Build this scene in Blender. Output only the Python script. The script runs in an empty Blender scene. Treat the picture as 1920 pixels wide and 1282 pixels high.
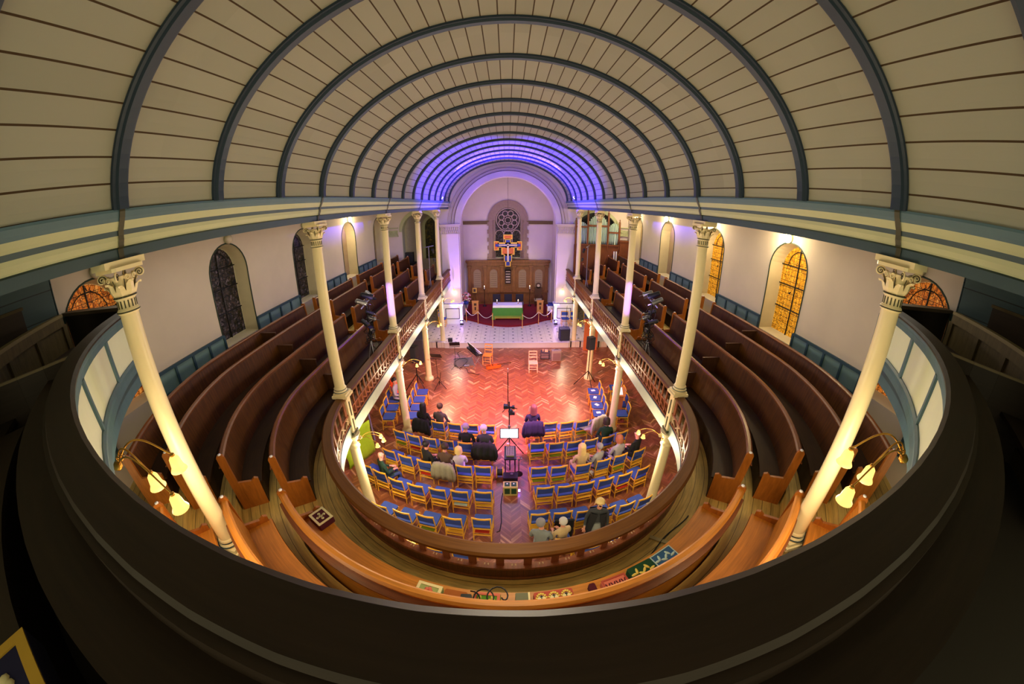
import bpy, bmesh, math, random
from mathutils import Vector, Matrix
import numpy as np
random.seed(7)
sc = bpy.context.scene
COL = sc.collection
PI = math.pi
rad = math.radians

# ------------------------------------------------------------------ camera
CAMX, CAMZ = -0.064, 7.35
cam_d = bpy.data.cameras.new('camera')
cam = bpy.data.objects.new('camera', cam_d)
COL.objects.link(cam)
cam.location = (CAMX, 0, CAMZ)
cam.matrix_world = Matrix.Translation((CAMX, 0, CAMZ)) @ Matrix.Rotation(-0.0140, 4, 'Z') @ Matrix.Rotation(PI/2-0.37400, 4, 'X') @ Matrix.Rotation(0.00096, 4, 'Z')
cam_d.type = 'PANO'
cam_d.sensor_width = 36.0
cam_d.clip_start = 0.02
FPX = 672.95; KS = -0.04348
k1 = (1920/36.0)/FPX
holder = cam_d if hasattr(cam_d, 'panorama_type') else cam_d.cycles
holder.panorama_type = 'FISHEYE_LENS_POLYNOMIAL'
holder.fisheye_fov = rad(200)
holder.fisheye_polynomial_k0 = 0.0
holder.fisheye_polynomial_k1 = -k1
holder.fisheye_polynomial_k2 = 0.0
holder.fisheye_polynomial_k3 = -KS*k1**3
holder.fisheye_polynomial_k4 = 0.0
sc.camera = cam
# ------------------------------------------------------------------ world, exposure
w = bpy.data.worlds.new('world'); sc.world = w; w.use_nodes = True
w.node_tree.nodes['Background'].inputs[0].default_value = (1.0, 0.93, 0.54, 1)
w.node_tree.nodes['Background'].inputs[1].default_value = 0.55
sc.view_settings.view_transform = 'Standard'
sc.view_settings.look = 'None'
sc.view_settings.gamma = 1
sc.view_settings.use_curve_mapping = False
sc.view_settings.exposure = 1.15
try:
    sc.cycles.max_bounces = 6; sc.cycles.diffuse_bounces = 4; sc.cycles.glossy_bounces = 2
    sc.cycles.transmission_bounces = 3; sc.cycles.caustics_reflective = False; sc.cycles.caustics_refractive = False
    sc.cycles.sample_clamp_indirect = 4.0
except Exception:
    pass
WARM = (1.0, 0.78, 0.48); PURPLE = (0.30, 0.15, 1.0); BLUE = (0.05, 0.025, 1.0)
def light(kind, name, loc, power, color, radius=0.1, target=None, angle=60, blend=0.5, size=None):
    d = bpy.data.lights.new(name, kind); d.energy = power; d.color = color
    if kind in ('POINT', 'SPOT'): d.shadow_soft_size = radius
    if kind == 'SPOT': d.spot_size = rad(angle); d.spot_blend = blend
    if kind == 'AREA' and size: d.shape = 'RECTANGLE'; d.size, d.size_y = size
    o = bpy.data.objects.new(name, d); COL.objects.link(o); o.location = loc
    if target is not None:
        o.rotation_euler = (Vector(target)-Vector(loc)).to_track_quat('-Z', 'Y').to_euler()
    return o
# stage lights on the two gallery tripods, aimed at the floor and the columns
light('SPOT', 'stage_light_beam', (-3.2, 8.6, 5.15), 2300, (1.0, 0.32, 0.24), 0.08, (0.3, 12.4, 0), 58, 0.6)
light('SPOT', 'stage_light_beam', (3.2, 8.6, 5.15), 2300, (1.0, 0.30, 0.30), 0.08, (-0.3, 12.0, 0), 58, 0.6)
light('SPOT', 'stage_light_beam', (-3.2, 8.5, 5.2), 750, (0.70, 0.12, 0.8), 0.08, (2.0, 9.6, 0), 55, 0.6)
light('SPOT', 'stage_light_beam', (3.2, 8.5, 5.2), 750, (0.70, 0.12, 0.8), 0.08, (-2.2, 9.6, 0), 55, 0.6)
light('SPOT', 'stage_light_beam', (-3.3, 8.3, 5.0), 300, (0.25, 0.1, 1.0), 0.06, (-3.58, 10.2, 4.75), 34, 0.6)
light('SPOT', 'stage_light_beam', (3.3, 8.3, 5.0), 300, (0.25, 0.1, 1.0), 0.06, (3.58, 10.2, 4.75), 34, 0.6)
light('SPOT', 'stage_light_beam', (-3.2, 8.6, 5.2), 240, (0.66, 0.45, 1.0), 0.08, (1.0, 19.0, 0.3), 36, 0.5)
light('SPOT', 'stage_light_beam', (3.2, 8.6, 5.2), 240, (0.66, 0.45, 1.0), 0.08, (-1.0, 19.0, 0.3), 36, 0.5)
# added soft fill lamps without fixtures, for the nave and the galleries
for y_, p_ in ((3.0, 62), (7.5, 66), (12.0, 58), (16.5, 30)):
    o = light('POINT', 'nave_fill', (0, y_, 5.3), p_, (1.0, 0.96, 0.98) if y_ > 8 else (1.0, 0.86, 0.56), 0.6); o.data.specular_factor = 0.0
for sx in (-1, 1):
    o = light('AREA', 'gallery_fill', (sx*5.5, 11.5, 7.3), 46, (1.0, 0.94, 0.78), target=(sx*5.5, 11.5, 0), size=(1.6, 17)); o.data.specular_factor = 0.2
o = light('POINT', 'chancel_fill', (0, 23.0, 7.2), 26, (0.95, 0.72, 0.95), 0.5); o.data.specular_factor = 0.0  # added fill lamp brightening the chancel, no fixture modelled
o = light('SPOT', 'reredos_fill', (0, 20.6, 8.6), 420, (1.0, 0.78, 0.56), 0.3, (0, 25.2, 1.9), 52, 0.8); o.data.specular_factor = 0.2  # added spot that lifts the reredos, has no visible source
light('POINT', 'stage_light_spill', (-3.62, 8.7, 5.0), 3.5, (0.5, 0.3, 1.0), 0.1); light('POINT', 'stage_light_spill', (3.62, 8.7, 5.0), 3.5, (0.5, 0.3, 1.0), 0.1)  # spill imitated by added points tinting the light stands violet
# blue wash of the far vault bays, from the fixtures on the cornice
light('SPOT', 'cornice_light_beam', (-3.15, 18.6, 7.95), 6800, BLUE, 0.05, (0.5, 17.5, 9.9), 76, 0.35)
light('SPOT', 'cornice_light_beam', (3.15, 18.6, 7.95), 6800, BLUE, 0.05, (-0.5, 17.5, 9.9), 76, 0.35)

# ------------------------------------------------------------------ materials
def lin(c):
    return tuple(((v/255.0)/12.92 if v/255.0 <= 0.04045 else ((v/255.0+0.055)/1.055)**2.4) for v in c)
MATS = {}
class NT:
    def __init__(s, name):
        s.m = bpy.data.materials.new(name); s.m.use_nodes = True
        s.t = s.m.node_tree; s.n = s.t.nodes; s.b = s.n['Principled BSDF']
    def node(s, typ, **kw):
        x = s.n.new(typ)
        for k, v in kw.items():
            if k.startswith('i_'): x.inputs[int(k[2:])].default_value = v
            else: setattr(x, k, v)
        return x
    def link(s, a, b): s.t.links.new(a, b)
    def math(s, op, a, b=0.0, c=0.0):
        x = s.n.new('ShaderNodeMath'); x.operation = op
        for i, v in enumerate((a, b, c)):
            if isinstance(v, (int, float)): x.inputs[i].default_value = v
            else: s.link(v, x.inputs[i])
        return x.outputs[0]
    def mix(s, f, a, b):
        x = s.n.new('ShaderNodeMix'); x.data_type = 'RGBA'
        for i, v in ((0, f), (6, a), (7, b)):
            if isinstance(v, (int, float)): x.inputs[i].default_value = v
            elif isinstance(v, tuple): x.inputs[i].default_value = v+(1,) if len(v) == 3 else v
            else: s.link(v, x.inputs[i])
        return x.outputs[2]
    def coord(s, kind='Object'):
        return s.n.new('ShaderNodeTexCoord').outputs[kind]
    def sep(s, v):
        x = s.n.new('ShaderNodeSeparateXYZ'); s.link(v, x.inputs[0]); return x.outputs
    def comb(s, a, b, c=0.0):
        x = s.n.new('ShaderNodeCombineXYZ')
        for i, v in enumerate((a, b, c)):
            if isinstance(v, (int, float)): x.inputs[i].default_value = v
            else: s.link(v, x.inputs[i])
        return x.outputs[0]
    def noise(s, vec, scale=5.0, detail=3.0, rough=0.6):
        x = s.n.new('ShaderNodeTexNoise'); s.link(vec, x.inputs['Vector'])
        x.inputs['Scale'].default_value = scale; x.inputs['Detail'].default_value = detail; x.inputs['Roughness'].default_value = rough
        return x.outputs[0]
    def white(s, vec):
        x = s.n.new('ShaderNodeTexWhiteNoise'); x.noise_dimensions = '3D'; s.link(vec, x.inputs['Vector']); return x.outputs[0]
    def ramp(s, f, stops):
        x = s.n.new('ShaderNodeValToRGB'); s.link(f, x.inputs[0])
        e = x.color_ramp.elements
        while len(e) < len(stops): e.new(0.5)
        for el, (p, c) in zip(e, stops): el.position = p; el.color = c+(1,) if len(c) == 3 else c
        return x.outputs[0]
    def bump(s, h, strength=0.3, dist=0.01):
        x = s.n.new('ShaderNodeBump'); x.inputs['Strength'].default_value = strength; x.inputs['Distance'].default_value = dist
        s.link(h, x.inputs['Height']); s.link(x.outputs[0], s.b.inputs['Normal'])
    def base(s, c):
        if isinstance(c, tuple): s.b.inputs['Base Color'].default_value = c+(1,)
        else: s.link(c, s.b.inputs['Base Color'])
    def set(s, rough=0.6, metal=0.0, spec=0.5):
        s.b.inputs['Roughness'].default_value = rough; s.b.inputs['Metallic'].default_value = metal
        s.b.inputs['Specular IOR Level'].default_value = spec
def plain(name, rgb, rough=0.6, metal=0.0, var=0.12, scale=6.0, spec=0.4):
    if name in MATS: return MATS[name]
    t = NT(name); c = lin(rgb); n = t.noise(t.coord(), scale)
    t.base(t.mix(n, tuple(v*(1-var) for v in c), tuple(min(1, v*(1+var)) for v in c)))
    t.set(rough, metal, spec); MATS[name] = t.m; return t.m
def emis(name, rgb, strength, base=(255, 240, 210)):
    if name in MATS: return MATS[name]
    t = NT(name); t.base(lin(base)); t.set(0.4)
    t.b.inputs['Emission Color'].default_value = lin(rgb)+(1,); t.b.inputs['Emission Strength'].default_value = strength
    MATS[name] = t.m; return t.m
def wood(name, rgb, board=0.0, rough=0.42, dark=0.55, uv=True, grain_u=False, spec=0.4, groove=0.06):
    """grain runs along V (across the sweep) unless grain_u; boards are board metres wide along U"""
    if name in MATS: return MATS[name]
    t = NT(name); c = lin(rgb)
    v = t.coord('UV' if uv else 'Object'); x, y, z = t.sep(v)
    if grain_u: gv = t.comb(t.math('MULTIPLY', x, 1.5), t.math('MULTIPLY', y, 28), t.math('MULTIPLY', z, 28))
    else: gv = t.comb(t.math('MULTIPLY', x, 28), t.math('MULTIPLY', y, 2.0), t.math('MULTIPLY', z, 4.0))
    g = t.noise(gv, 1.0, 4.0, 0.65)
    big = t.noise(v, 1.3, 2.0)
    f = t.math('ADD', t.math('MULTIPLY', g, 0.7), t.math('MULTIPLY', big, 0.3))
    col = t.ramp(f, [(0.30, tuple(q*dark for q in c)), (0.55, c), (0.75, tuple(min(1, q*1.35) for q in c))])
    if board:
        b = t.math('DIVIDE', x if not grain_u else y, board)
        fr = t.math('FRACT', b); idn = t.white(t.comb(t.math('FLOOR', b), 3.0))
        col = t.mix(t.math('MULTIPLY', idn, 0.35), col, tuple(q*0.55 for q in c))
        gr = t.math('LESS_THAN', fr, groove)
        col = t.mix(gr, col, tuple(q*0.18 for q in c))
        t.bump(t.math('SUBTRACT', g, t.math('MULTIPLY', gr, 3.0)), 0.25, 0.006)
    else:
        t.bump(g, 0.15, 0.003)
    t.base(col); t.set(rough, 0, spec); MATS[name] = t.m; return t.m
def herringbone():
    t = NT('herringbone_parquet'); x, y, z = t.sep(t.coord())
    wv = 0.26; L = 0.085
    a = t.math('DIVIDE', x, wv); k = t.math('FLOOR', a); fr = t.math('FRACT', a)
    par = t.math('MODULO', t.math('ABSOLUTE', k), 2.0)
    sgn = t.math('SUBTRACT', t.math('MULTIPLY', par, 2.0), 1.0)
    sh = t.math('MULTIPLY', t.math('MULTIPLY', t.math('SUBTRACT', fr, 0.5), sgn), wv)
    b = t.math('DIVIDE', t.math('ADD', y, sh), L)
    idn = t.white(t.comb(k, t.math('FLOOR', b), 1.0)); fb = t.math('FRACT', b)
    big = t.noise(t.coord(), 0.7, 3.0)
    f = t.math('ADD', t.math('MULTIPLY', idn, 0.7), t.math('MULTIPLY', big, 0.5))
    col = t.ramp(f, [(0.10, lin((112, 62, 42))), (0.55, lin((138, 80, 54))), (0.86, lin((156, 94, 62))), (0.97, lin((206, 150, 110)))])
    gr = t.math('LESS_THAN', fb, 0.07)
    col = t.mix(gr, col, lin((92, 48, 32)))
    t.base(col); t.set(0.30, 0, 0.5)
    t.bump(t.math('SUBTRACT', idn, gr), 0.08, 0.002)
    return t.m
def tile_floor():
    t = NT('white_floor_tiles'); x, y, z = t.sep(t.coord()); S = 0.52
    u = t.math('ABSOLUTE', t.math('SUBTRACT', t.math('FRACT', t.math('DIVIDE', x, S)), 0.5))
    v = t.math('ABSOLUTE', t.math('SUBTRACT', t.math('FRACT', t.math('DIVIDE', y, S)), 0.5))
    dia = t.math('LESS_THAN', t.math('ADD', u, v), 0.145)
    ed = t.math('GREATER_THAN', t.math('MAXIMUM', u, v), 0.488)
    n = t.noise(t.coord(), 3.0)
    col = t.mix(n, lin((196, 184, 172)), lin((226, 216, 204)))
    col = t.mix(ed, col, lin((160, 148, 138)))
    col = t.mix(dia, col, lin((16, 16, 24)))
    t.base(col); t.set(0.28); return t.m
def vault_boards():
    t = NT('vault_boards'); x, y, z = t.sep(t.coord('UV'))
    n = t.noise(t.coord(), 0.6, 3.0); B = 0.225
    b = t.math('DIVIDE', x, B); fr = t.math('FRACT', b)
    idn = t.white(t.comb(t.math('FLOOR', b), t.math('FLOOR', t.math('DIVIDE', y, 2.67)), 2.0))
    f = t.math('ADD', t.math('MULTIPLY', n, 0.6), t.math('MULTIPLY', idn, 0.4))
    col = t.mix(f, lin((142, 143, 128)), lin((163, 163, 148)))
    gr = t.math('LESS_THAN', fr, 0.075)
    col = t.mix(gr, col, lin((66, 50, 30)))
    t.base(col); t.set(0.75, 0, 0.2)
    t.bump(t.math('SUBTRACT', 1.0, gr), 0.4, 0.01)
    return t.m
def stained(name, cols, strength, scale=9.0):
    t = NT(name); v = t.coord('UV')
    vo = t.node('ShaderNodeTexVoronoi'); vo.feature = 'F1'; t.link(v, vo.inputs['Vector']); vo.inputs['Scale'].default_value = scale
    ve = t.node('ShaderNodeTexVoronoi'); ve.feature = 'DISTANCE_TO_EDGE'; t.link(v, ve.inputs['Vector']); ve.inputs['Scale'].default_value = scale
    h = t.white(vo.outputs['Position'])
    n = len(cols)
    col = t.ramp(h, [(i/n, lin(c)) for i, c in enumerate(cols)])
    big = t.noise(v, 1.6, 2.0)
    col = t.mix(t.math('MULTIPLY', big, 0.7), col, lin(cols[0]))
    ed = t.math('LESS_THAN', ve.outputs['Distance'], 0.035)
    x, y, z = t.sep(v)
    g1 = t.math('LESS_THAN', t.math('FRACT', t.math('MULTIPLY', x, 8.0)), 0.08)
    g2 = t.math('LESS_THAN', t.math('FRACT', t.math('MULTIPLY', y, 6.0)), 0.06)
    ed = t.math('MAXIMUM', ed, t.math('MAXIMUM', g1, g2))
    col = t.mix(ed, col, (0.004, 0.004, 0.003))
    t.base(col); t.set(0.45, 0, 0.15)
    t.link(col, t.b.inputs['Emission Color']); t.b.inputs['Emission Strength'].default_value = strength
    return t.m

M_FLOOR = herringbone(); M_TILE = tile_floor(); M_VAULT = vault_boards()
M_WALL = plain('wall_plaster', (196, 182, 168), 0.85, var=0.10, scale=1.1)
M_WALL_W = plain('chancel_plaster', (214, 200, 196), 0.85, var=0.08, scale=1.2)
M_REVEAL = plain('window_reveal_plaster', (205, 192, 158), 0.8, var=0.14, scale=2.0)
M_LINE = plain('dark_green_paint', (34, 52, 44), 0.6)
M_RIB = plain('blue_rib_paint', (36, 52, 70), 0.5, var=0.15, scale=2)
M_RIBD = plain('dark_rib_paint', (30, 42, 56), 0.5, var=0.1)
M_BLUE = plain('blue_grey_paint', (74, 102, 114), 0.5, var=0.08)
M_BLUED = plain('deep_blue_grey_paint', (56, 76, 84), 0.5, var=0.08)
M_TEAL = wood('teal_boards', (62, 84, 88), 0.42, rough=0.6, dark=0.9, grain_u=True, groove=0.04)
M_CREAM = plain('cream_paint', (176, 180, 142), 0.5, var=0.06)
M_CREAMW = plain('cream_white_paint', (222, 212, 184), 0.42, var=0.05)
M_IRON = plain('cream_iron_paint', (232, 216, 170), 0.35, var=0.05)
M_GOLDLINE = plain('dark_olive_line', (60, 58, 34), 0.5)
M_PEW = wood('dark_pew_boards', (92, 53, 18), 0.085, rough=0.45, dark=0.28, spec=0.2)
M_PEWTOP = wood('pew_moulding', (124, 74, 46), 0, rough=0.25, dark=0.5, grain_u=True)
M_SEAT = wood('pew_seat_wood', (50, 30, 12), 0, rough=0.5, spec=0.15, dark=0.4, grain_u=True)
M_PINE = wood('bench_end_pine', (168, 98, 34), 0, rough=0.35, dark=0.6, uv=False)
M_PINEB = wood('orange_pine_board', (190, 120, 40), 0, rough=0.45, dark=0.6, grain_u=True)
M_GFLOOR = wood('worn_gallery_boards', (222, 186, 104), 0.16, rough=0.6, dark=0.5, grain_u=True)
M_RAIL = wood('balustrade_handrail_wood', (98, 60, 20), 0, rough=0.5, spec=0.2, dark=0.65, grain_u=True)
M_BAL = wood('baluster_wood', (134, 78, 48), 0, rough=0.4, dark=0.6, uv=False)
M_BOARD = wood('balustrade_boarding', (96, 50, 22), 0.07, rough=0.35, dark=0.6)
M_DARK = wood('near_black_rail_wood', (44, 32, 24), 0, rough=0.5, dark=0.6, grain_u=True, spec=0.3)
M_DARKB = wood('dark_panel_wood', (88, 74, 46), 0, rough=0.6, dark=0.6, uv=False, spec=0.2)
M_OAK = wood('reredos_oak', (134, 86, 44), 0, rough=0.42, dark=0.55, uv=False)
M_OAKD = wood('dark_oak', (78, 46, 26), 0, rough=0.42, dark=0.6, uv=False)
M_ORGAN = wood('organ_case_wood', (122, 66, 32), 0, rough=0.4, dark=0.6, uv=False)
M_STONE = plain('window_stone', (150, 128, 112), 0.85, var=0.22, scale=9)
M_BRASS = plain('brass', (196, 146, 62), 0.28, 0.95, var=0.15)
M_SHADE = emis('lit_glass_shade', (255, 200, 100), 0.75, (200, 170, 110))
M_SHADED = plain('unlit_glass_globe', (196, 184, 164), 0.2)
M_BULB = emis('lit_bulb', (255, 226, 160), 14.0)
M_GLOBE = emis('lit_wall_globe', (255, 226, 150), 16.0)
M_BLACK = plain('black_metal', (16, 16, 18), 0.4, 0.3)
M_BLACKP = plain('black_plastic', (24, 24, 30), 0.5)
M_SILVER = plain('silver_metal', (150, 150, 160), 0.3, 0.8)
M_BEECH = plain('beech_chair_frame', (236, 178, 58), 0.38, var=0.10, scale=8)
M_BEECHO = plain('stage_chair_wood', (216, 150, 84), 0.4, var=0.10, scale=8)
M_BLUEF = plain('blue_chair_fabric', (52, 74, 150), 0.9, var=0.12, scale=25)
M_CARPET = plain('red_carpet', (112, 10, 30), 0.95, var=0.25, scale=14)
M_GREEN = plain('green_altar_cloth', (72, 136, 52), 0.85, var=0.12, scale=4)
M_WHITE = plain('white_cloth', (236, 234, 238), 0.8, var=0.04)
M_ROPE = plain('white_rope', (216, 200, 190), 0.8)
M_GOLD = plain('gold_paint', (218, 172, 70), 0.45, 0.1)
M_ORANGE = plain('orange_paint', (184, 92, 48), 0.6)
M_PBLUE = plain('painted_blue', (34, 52, 140), 0.6)

# ------------------------------------------------------------------ mesh helpers
class MB:
    def __init__(s): s.v = []; s.f = []; s.uv = []; s.mi = []; s.m = 0; s.smooth = False; s.sm = []; s.g = []; s.gv = []
    def add(s, V, F, UV=None):
        o = len(s.v); s.v.extend(tuple(p) for p in V); s.g.append((o, len(s.v), len(s.f), len(s.f)+len(F)))
        for i, f in enumerate(F):
            s.f.append(tuple(o+k for k in f)); s.mi.append(s.m); s.sm.append(s.smooth)
            s.uv.append(UV[i] if UV else None)
        return s
    def box(s, c, d, rot=None, taper=1.0, bev=0.0):
        hx, hy, hz = d[0]/2, d[1]/2, d[2]/2
        if bev > 0:
            b = min(bev, hx*0.9, hy*0.9)
            loop = [(-hx+b, -hy), (hx-b, -hy), (hx, -hy+b), (hx, hy-b), (hx-b, hy), (-hx+b, hy), (-hx, hy-b), (-hx, -hy+b)]
            V = [(x, y, -hz) for x, y in loop]+[(x*taper, y*taper, hz) for x, y in loop]
            F = [tuple(range(7, -1, -1)), tuple(range(8, 16))]+[(i, (i+1) % 8, 8+(i+1) % 8, 8+i) for i in range(8)]
        else:
            V = [(-hx, -hy, -hz), (hx, -hy, -hz), (hx, hy, -hz), (-hx, hy, -hz), (-hx*taper, -hy*taper, hz), (hx*taper, -hy*taper, hz), (hx*taper, hy*taper, hz), (-hx*taper, hy*taper, hz)]
            F = [(3, 2, 1, 0), (4, 5, 6, 7), (0, 1, 5, 4), (1, 2, 6, 5), (2, 3, 7, 6), (3, 0, 4, 7)]
        R = rot if rot is not None else Matrix.Identity(3)
        V = [R @ Vector(p)+Vector(c) for p in V]
        return s.add(V, F)
    def lathe(s, prof, c=(0, 0, 0), n=20, rot=None, sq=1.0):
        V = []; F = []; UV = []; R = rot if rot is not None else Matrix.Identity(3)
        for (r, z) in prof:
            for k in range(n):
                a = 2*PI*k/n; V.append(R @ Vector((r*math.cos(a), r*math.sin(a)*sq, z))+Vector(c))
        m = len(prof)
        for j in range(m-1):
            for k in range(n):
                F.append((j*n+k, j*n+(k+1) % n, (j+1)*n+(k+1) % n, (j+1)*n+k))
                UV.append([(k/n*0.6, prof[j][1]), ((k+1)/n*0.6, prof[j][1]), ((k+1)/n*0.6, prof[j+1][1]), (k/n*0.6, prof[j+1][1])])
        o = s.smooth; s.smooth = True; s.add(V, F, UV); s.smooth = o
        caps = []
        if prof[0][0] > 1e-4: caps.append(tuple(range(n-1, -1, -1)))
        if prof[-1][0] > 1e-4: caps.append(tuple((m-1)*n+k for k in range(n)))
        if caps: s.add(V, caps)
        return s
    def cyl(s, a, b, r, n=10, r2=None):
        a = Vector(a); b = Vector(b); d = b-a
        R = d.to_track_quat('Z', 'Y').to_matrix()
        return s.lathe([(r, 0), (r if r2 is None else r2, d.length)], a, n, R)
    def tube(s, pts, r, n=8, closed=False, taper=None):
        P = [Vector(p) for p in pts]; m = len(P); V = []; F = []
        up = Vector((0, 0, 1)); prev = None
        for i, p in enumerate(P):
            if closed: t = P[(i+1) % m]-P[i-1]
            else: t = P[min(i+1, m-1)]-P[max(i-1, 0)]
            if t.length < 1e-9: t = Vector((0, 0, 1))
            t.normalize()
            if prev is None:
                a = up.cross(t)
                if a.length < 0.1: a = Vector((1, 0, 0)).cross(t)
            else: a = prev-t*prev.dot(t)
            a.normalize(); prev = a; b = t.cross(a)
            rr = r if taper is None else r*(1+(taper-1)*i/(m-1))
            for k in range(n):
                q = 2*PI*k/n; V.append(p+a*math.cos(q)*rr+b*math.sin(q)*rr)
        for i in range(m if closed else m-1):
            j = (i+1) % m
            for k in range(n): F.append((i*n+k, i*n+(k+1) % n, j*n+(k+1) % n, j*n+k))
        o = s.smooth; s.smooth = True; s.add(V, F); s.smooth = o
        if not closed: s.add(V, [tuple(range(n-1, -1, -1)), tuple((m-1)*n+k for k in range(n))])
        return s
    def ball(s, c, r, n=12, sc=(1, 1, 1), rot=None):
        V = []; F = []; m = max(4, n//2+1); R = rot if rot is not None else Matrix.Identity(3)
        for j in range(1, m):
            t = PI*j/m
            for k in range(n):
                a = 2*PI*k/n; V.append(R @ Vector((r*math.sin(t)*math.cos(a)*sc[0], r*math.sin(t)*math.sin(a)*sc[1], r*math.cos(t)*sc[2]))+Vector(c))
        V.append(R @ Vector((0, 0, r*sc[2]))+Vector(c)); V.append(R @ Vector((0, 0, -r*sc[2]))+Vector(c))
        T = len(V)-2; B = len(V)-1
        for j in range(m-2):
            for k in range(n): F.append((j*n+k, (j+1)*n+k, (j+1)*n+(k+1) % n, j*n+(k+1) % n))
        for k in range(n): F.append((T, k, (k+1) % n)); F.append((B, (m-2)*n+(k+1) % n, (m-2)*n+k))
        o = s.smooth; s.smooth = True; s.add(V, F); s.smooth = o
        return s
    def sweep(s, prof, path, closed=True, caps=True):
        """prof: (r, z) polygon; path: list of (bx, by, nx, ny)"""
        m = len(prof); V = []; F = []; UV = []
        for (bx, by, nx, ny) in path:
            for (r, z) in prof: V.append((bx+nx*r, by+ny*r, z))
        rm = sum(p[0] for p in prof)/m
        L = [0.0]
        for i in range(1, len(path)):
            a, b = path[i-1], path[i]
            L.append(L[-1]+math.hypot(b[0]+b[2]*rm-a[0]-a[2]*rm, b[1]+b[3]*rm-a[1]-a[3]*rm))
        D = [0.0]
        for j in range(1, m+1):
            a, b = prof[j-1], prof[j % m]; D.append(D[-1]+math.hypot(b[0]-a[0], b[1]-a[1]))
        for i in range(len(path)-1):
            for j in range(m if closed else m-1):
                k = (j+1) % m
                F.append((i*m+j, (i+1)*m+j, (i+1)*m+k, i*m+k))
                UV.append([(L[i], D[j]), (L[i+1], D[j]), (L[i+1], D[j+1]), (L[i], D[j+1])])
        s.add(V, F, UV)
        if caps and closed:
            n = len(path)-1
            s.add(V, [tuple(range(m)), tuple(n*m+j for j in range(m-1, -1, -1))])
        return s
    def pieces(s):
        """far-apart pieces as meshes of their own"""
        G = s.g; n = len(G); A = [np.array(s.v[a:b], float) for a, b, _, _ in G]
        lo = np.array([a.min(0) for a in A]); hi = np.array([a.max(0) for a in A]); sz = (hi-lo).max(1)
        root = list(range(n))
        def find(i):
            while root[i] != i: i = root[i]
            return i
        for i in range(n):
            for j in range(i+1, n):
                gap = np.maximum(0, np.maximum(lo[j]-hi[i], lo[i]-hi[j]))
                if math.sqrt((gap**2).sum()) <= max(0.02, 0.5*max(sz[i], sz[j])):
                    a, b = find(i), find(j)
                    if a != b: root[b] = a
        out = {}
        for i, (a, b, f0, f1) in enumerate(G):
            p = out.setdefault(find(i), MB()); o = len(p.v); p.v.extend(s.v[a:b]); p.g.append((o, len(p.v), len(p.f), len(p.f)+f1-f0))
            p.f.extend(tuple(k-a+o for k in f) for f in s.f[f0:f1]); p.uv.extend(s.uv[f0:f1]); p.mi.extend(s.mi[f0:f1]); p.sm.extend(s.sm[f0:f1])
        return list(out.values())
    def build(s, name, mats, parent=None, kind=None, label=None):
        if not isinstance(mats, (list, tuple)): mats = [mats]
        if parent is not None and kind is None and 1 < len(s.g) < 60:
            parts = s.pieces()
            if len(parts) > 1: return [p.build(name, mats, parent, kind, label) for p in parts][0]
        me = bpy.data.meshes.new(name)
        V = s.v
        root = parent
        while root is not None and root.parent is not None: root = root.parent
        if root is not None and root.get('_abs'):
            L = root['_o']; V = [(p[0]-L[0], p[1]-L[1], p[2]-L[2]) for p in V]
        me.from_pydata([tuple(p) for p in V], [], s.f)
        for m in mats: me.materials.append(m)
        me.polygons.foreach_set('material_index', s.mi)
        me.polygons.foreach_set('use_smooth', s.sm)
        ul = me.uv_layers.new(name='uv'); k = 0
        buf = [0.0]*(2*len(me.loops))
        for f, uv in zip(s.f, s.uv):
            for i, vi in enumerate(f):
                if uv: a, b = uv[i]
                else: p = s.v[vi]; a, b = p[0]+p[1], p[2]
                buf[2*k] = a; buf[2*k+1] = b; k += 1
        ul.data.foreach_set('uv', buf)
        me.update()
        o = bpy.data.objects.new(name, me); COL.objects.link(o)
        if parent is not None: o.parent = parent
        if kind: o['kind'] = kind
        if label: o['label'] = label
        return o
def recalc(o):
    bm = bmesh.new(); bm.from_mesh(o.data); bmesh.ops.recalc_face_normals(bm, faces=bm.faces); bm.to_mesh(o.data); bm.free()
def thing(name, label, cat, loc=(0, 0, 0), rz=0.0, group=None, absolute=False):
    o = bpy.data.objects.new(name, None); COL.objects.link(o)
    o.empty_display_size = 0.1
    o.location = loc; o.rotation_euler = (0, 0, rz)
    o['label'] = label; o['category'] = cat
    if group: o['group'] = group
    if absolute: o['_abs'] = 1; o['_o'] = list(loc)
    return o
def tag(o, label, cat, group=None, kind=None):
    o['label'] = label; o['category'] = cat
    if group: o['group'] = group
    if kind: o['kind'] = kind
    return o
def dup(root, loc, rz, label=None, group=None):
    r = root.copy(); COL.objects.link(r); r.location = loc; r.rotation_euler = (0, 0, rz)
    if label: r['label'] = label
    if group: r['group'] = group
    for ch in root.children:
        c = ch.copy(); COL.objects.link(c); c.parent = r
        for g in ch.children:
            d = g.copy(); COL.objects.link(d); d.parent = c
    return r
def at(o, loc):
    """move a single-mesh thing so that its origin is at loc, geometry unmoved"""
    o.data.transform(Matrix.Translation(-Vector(loc))); o.location = loc; return o
def Rz(a): return Matrix.Rotation(a, 3, 'Z')
def Rx(a): return Matrix.Rotation(a, 3, 'X')
def Ry(a): return Matrix.Rotation(a, 3, 'Y')

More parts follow.
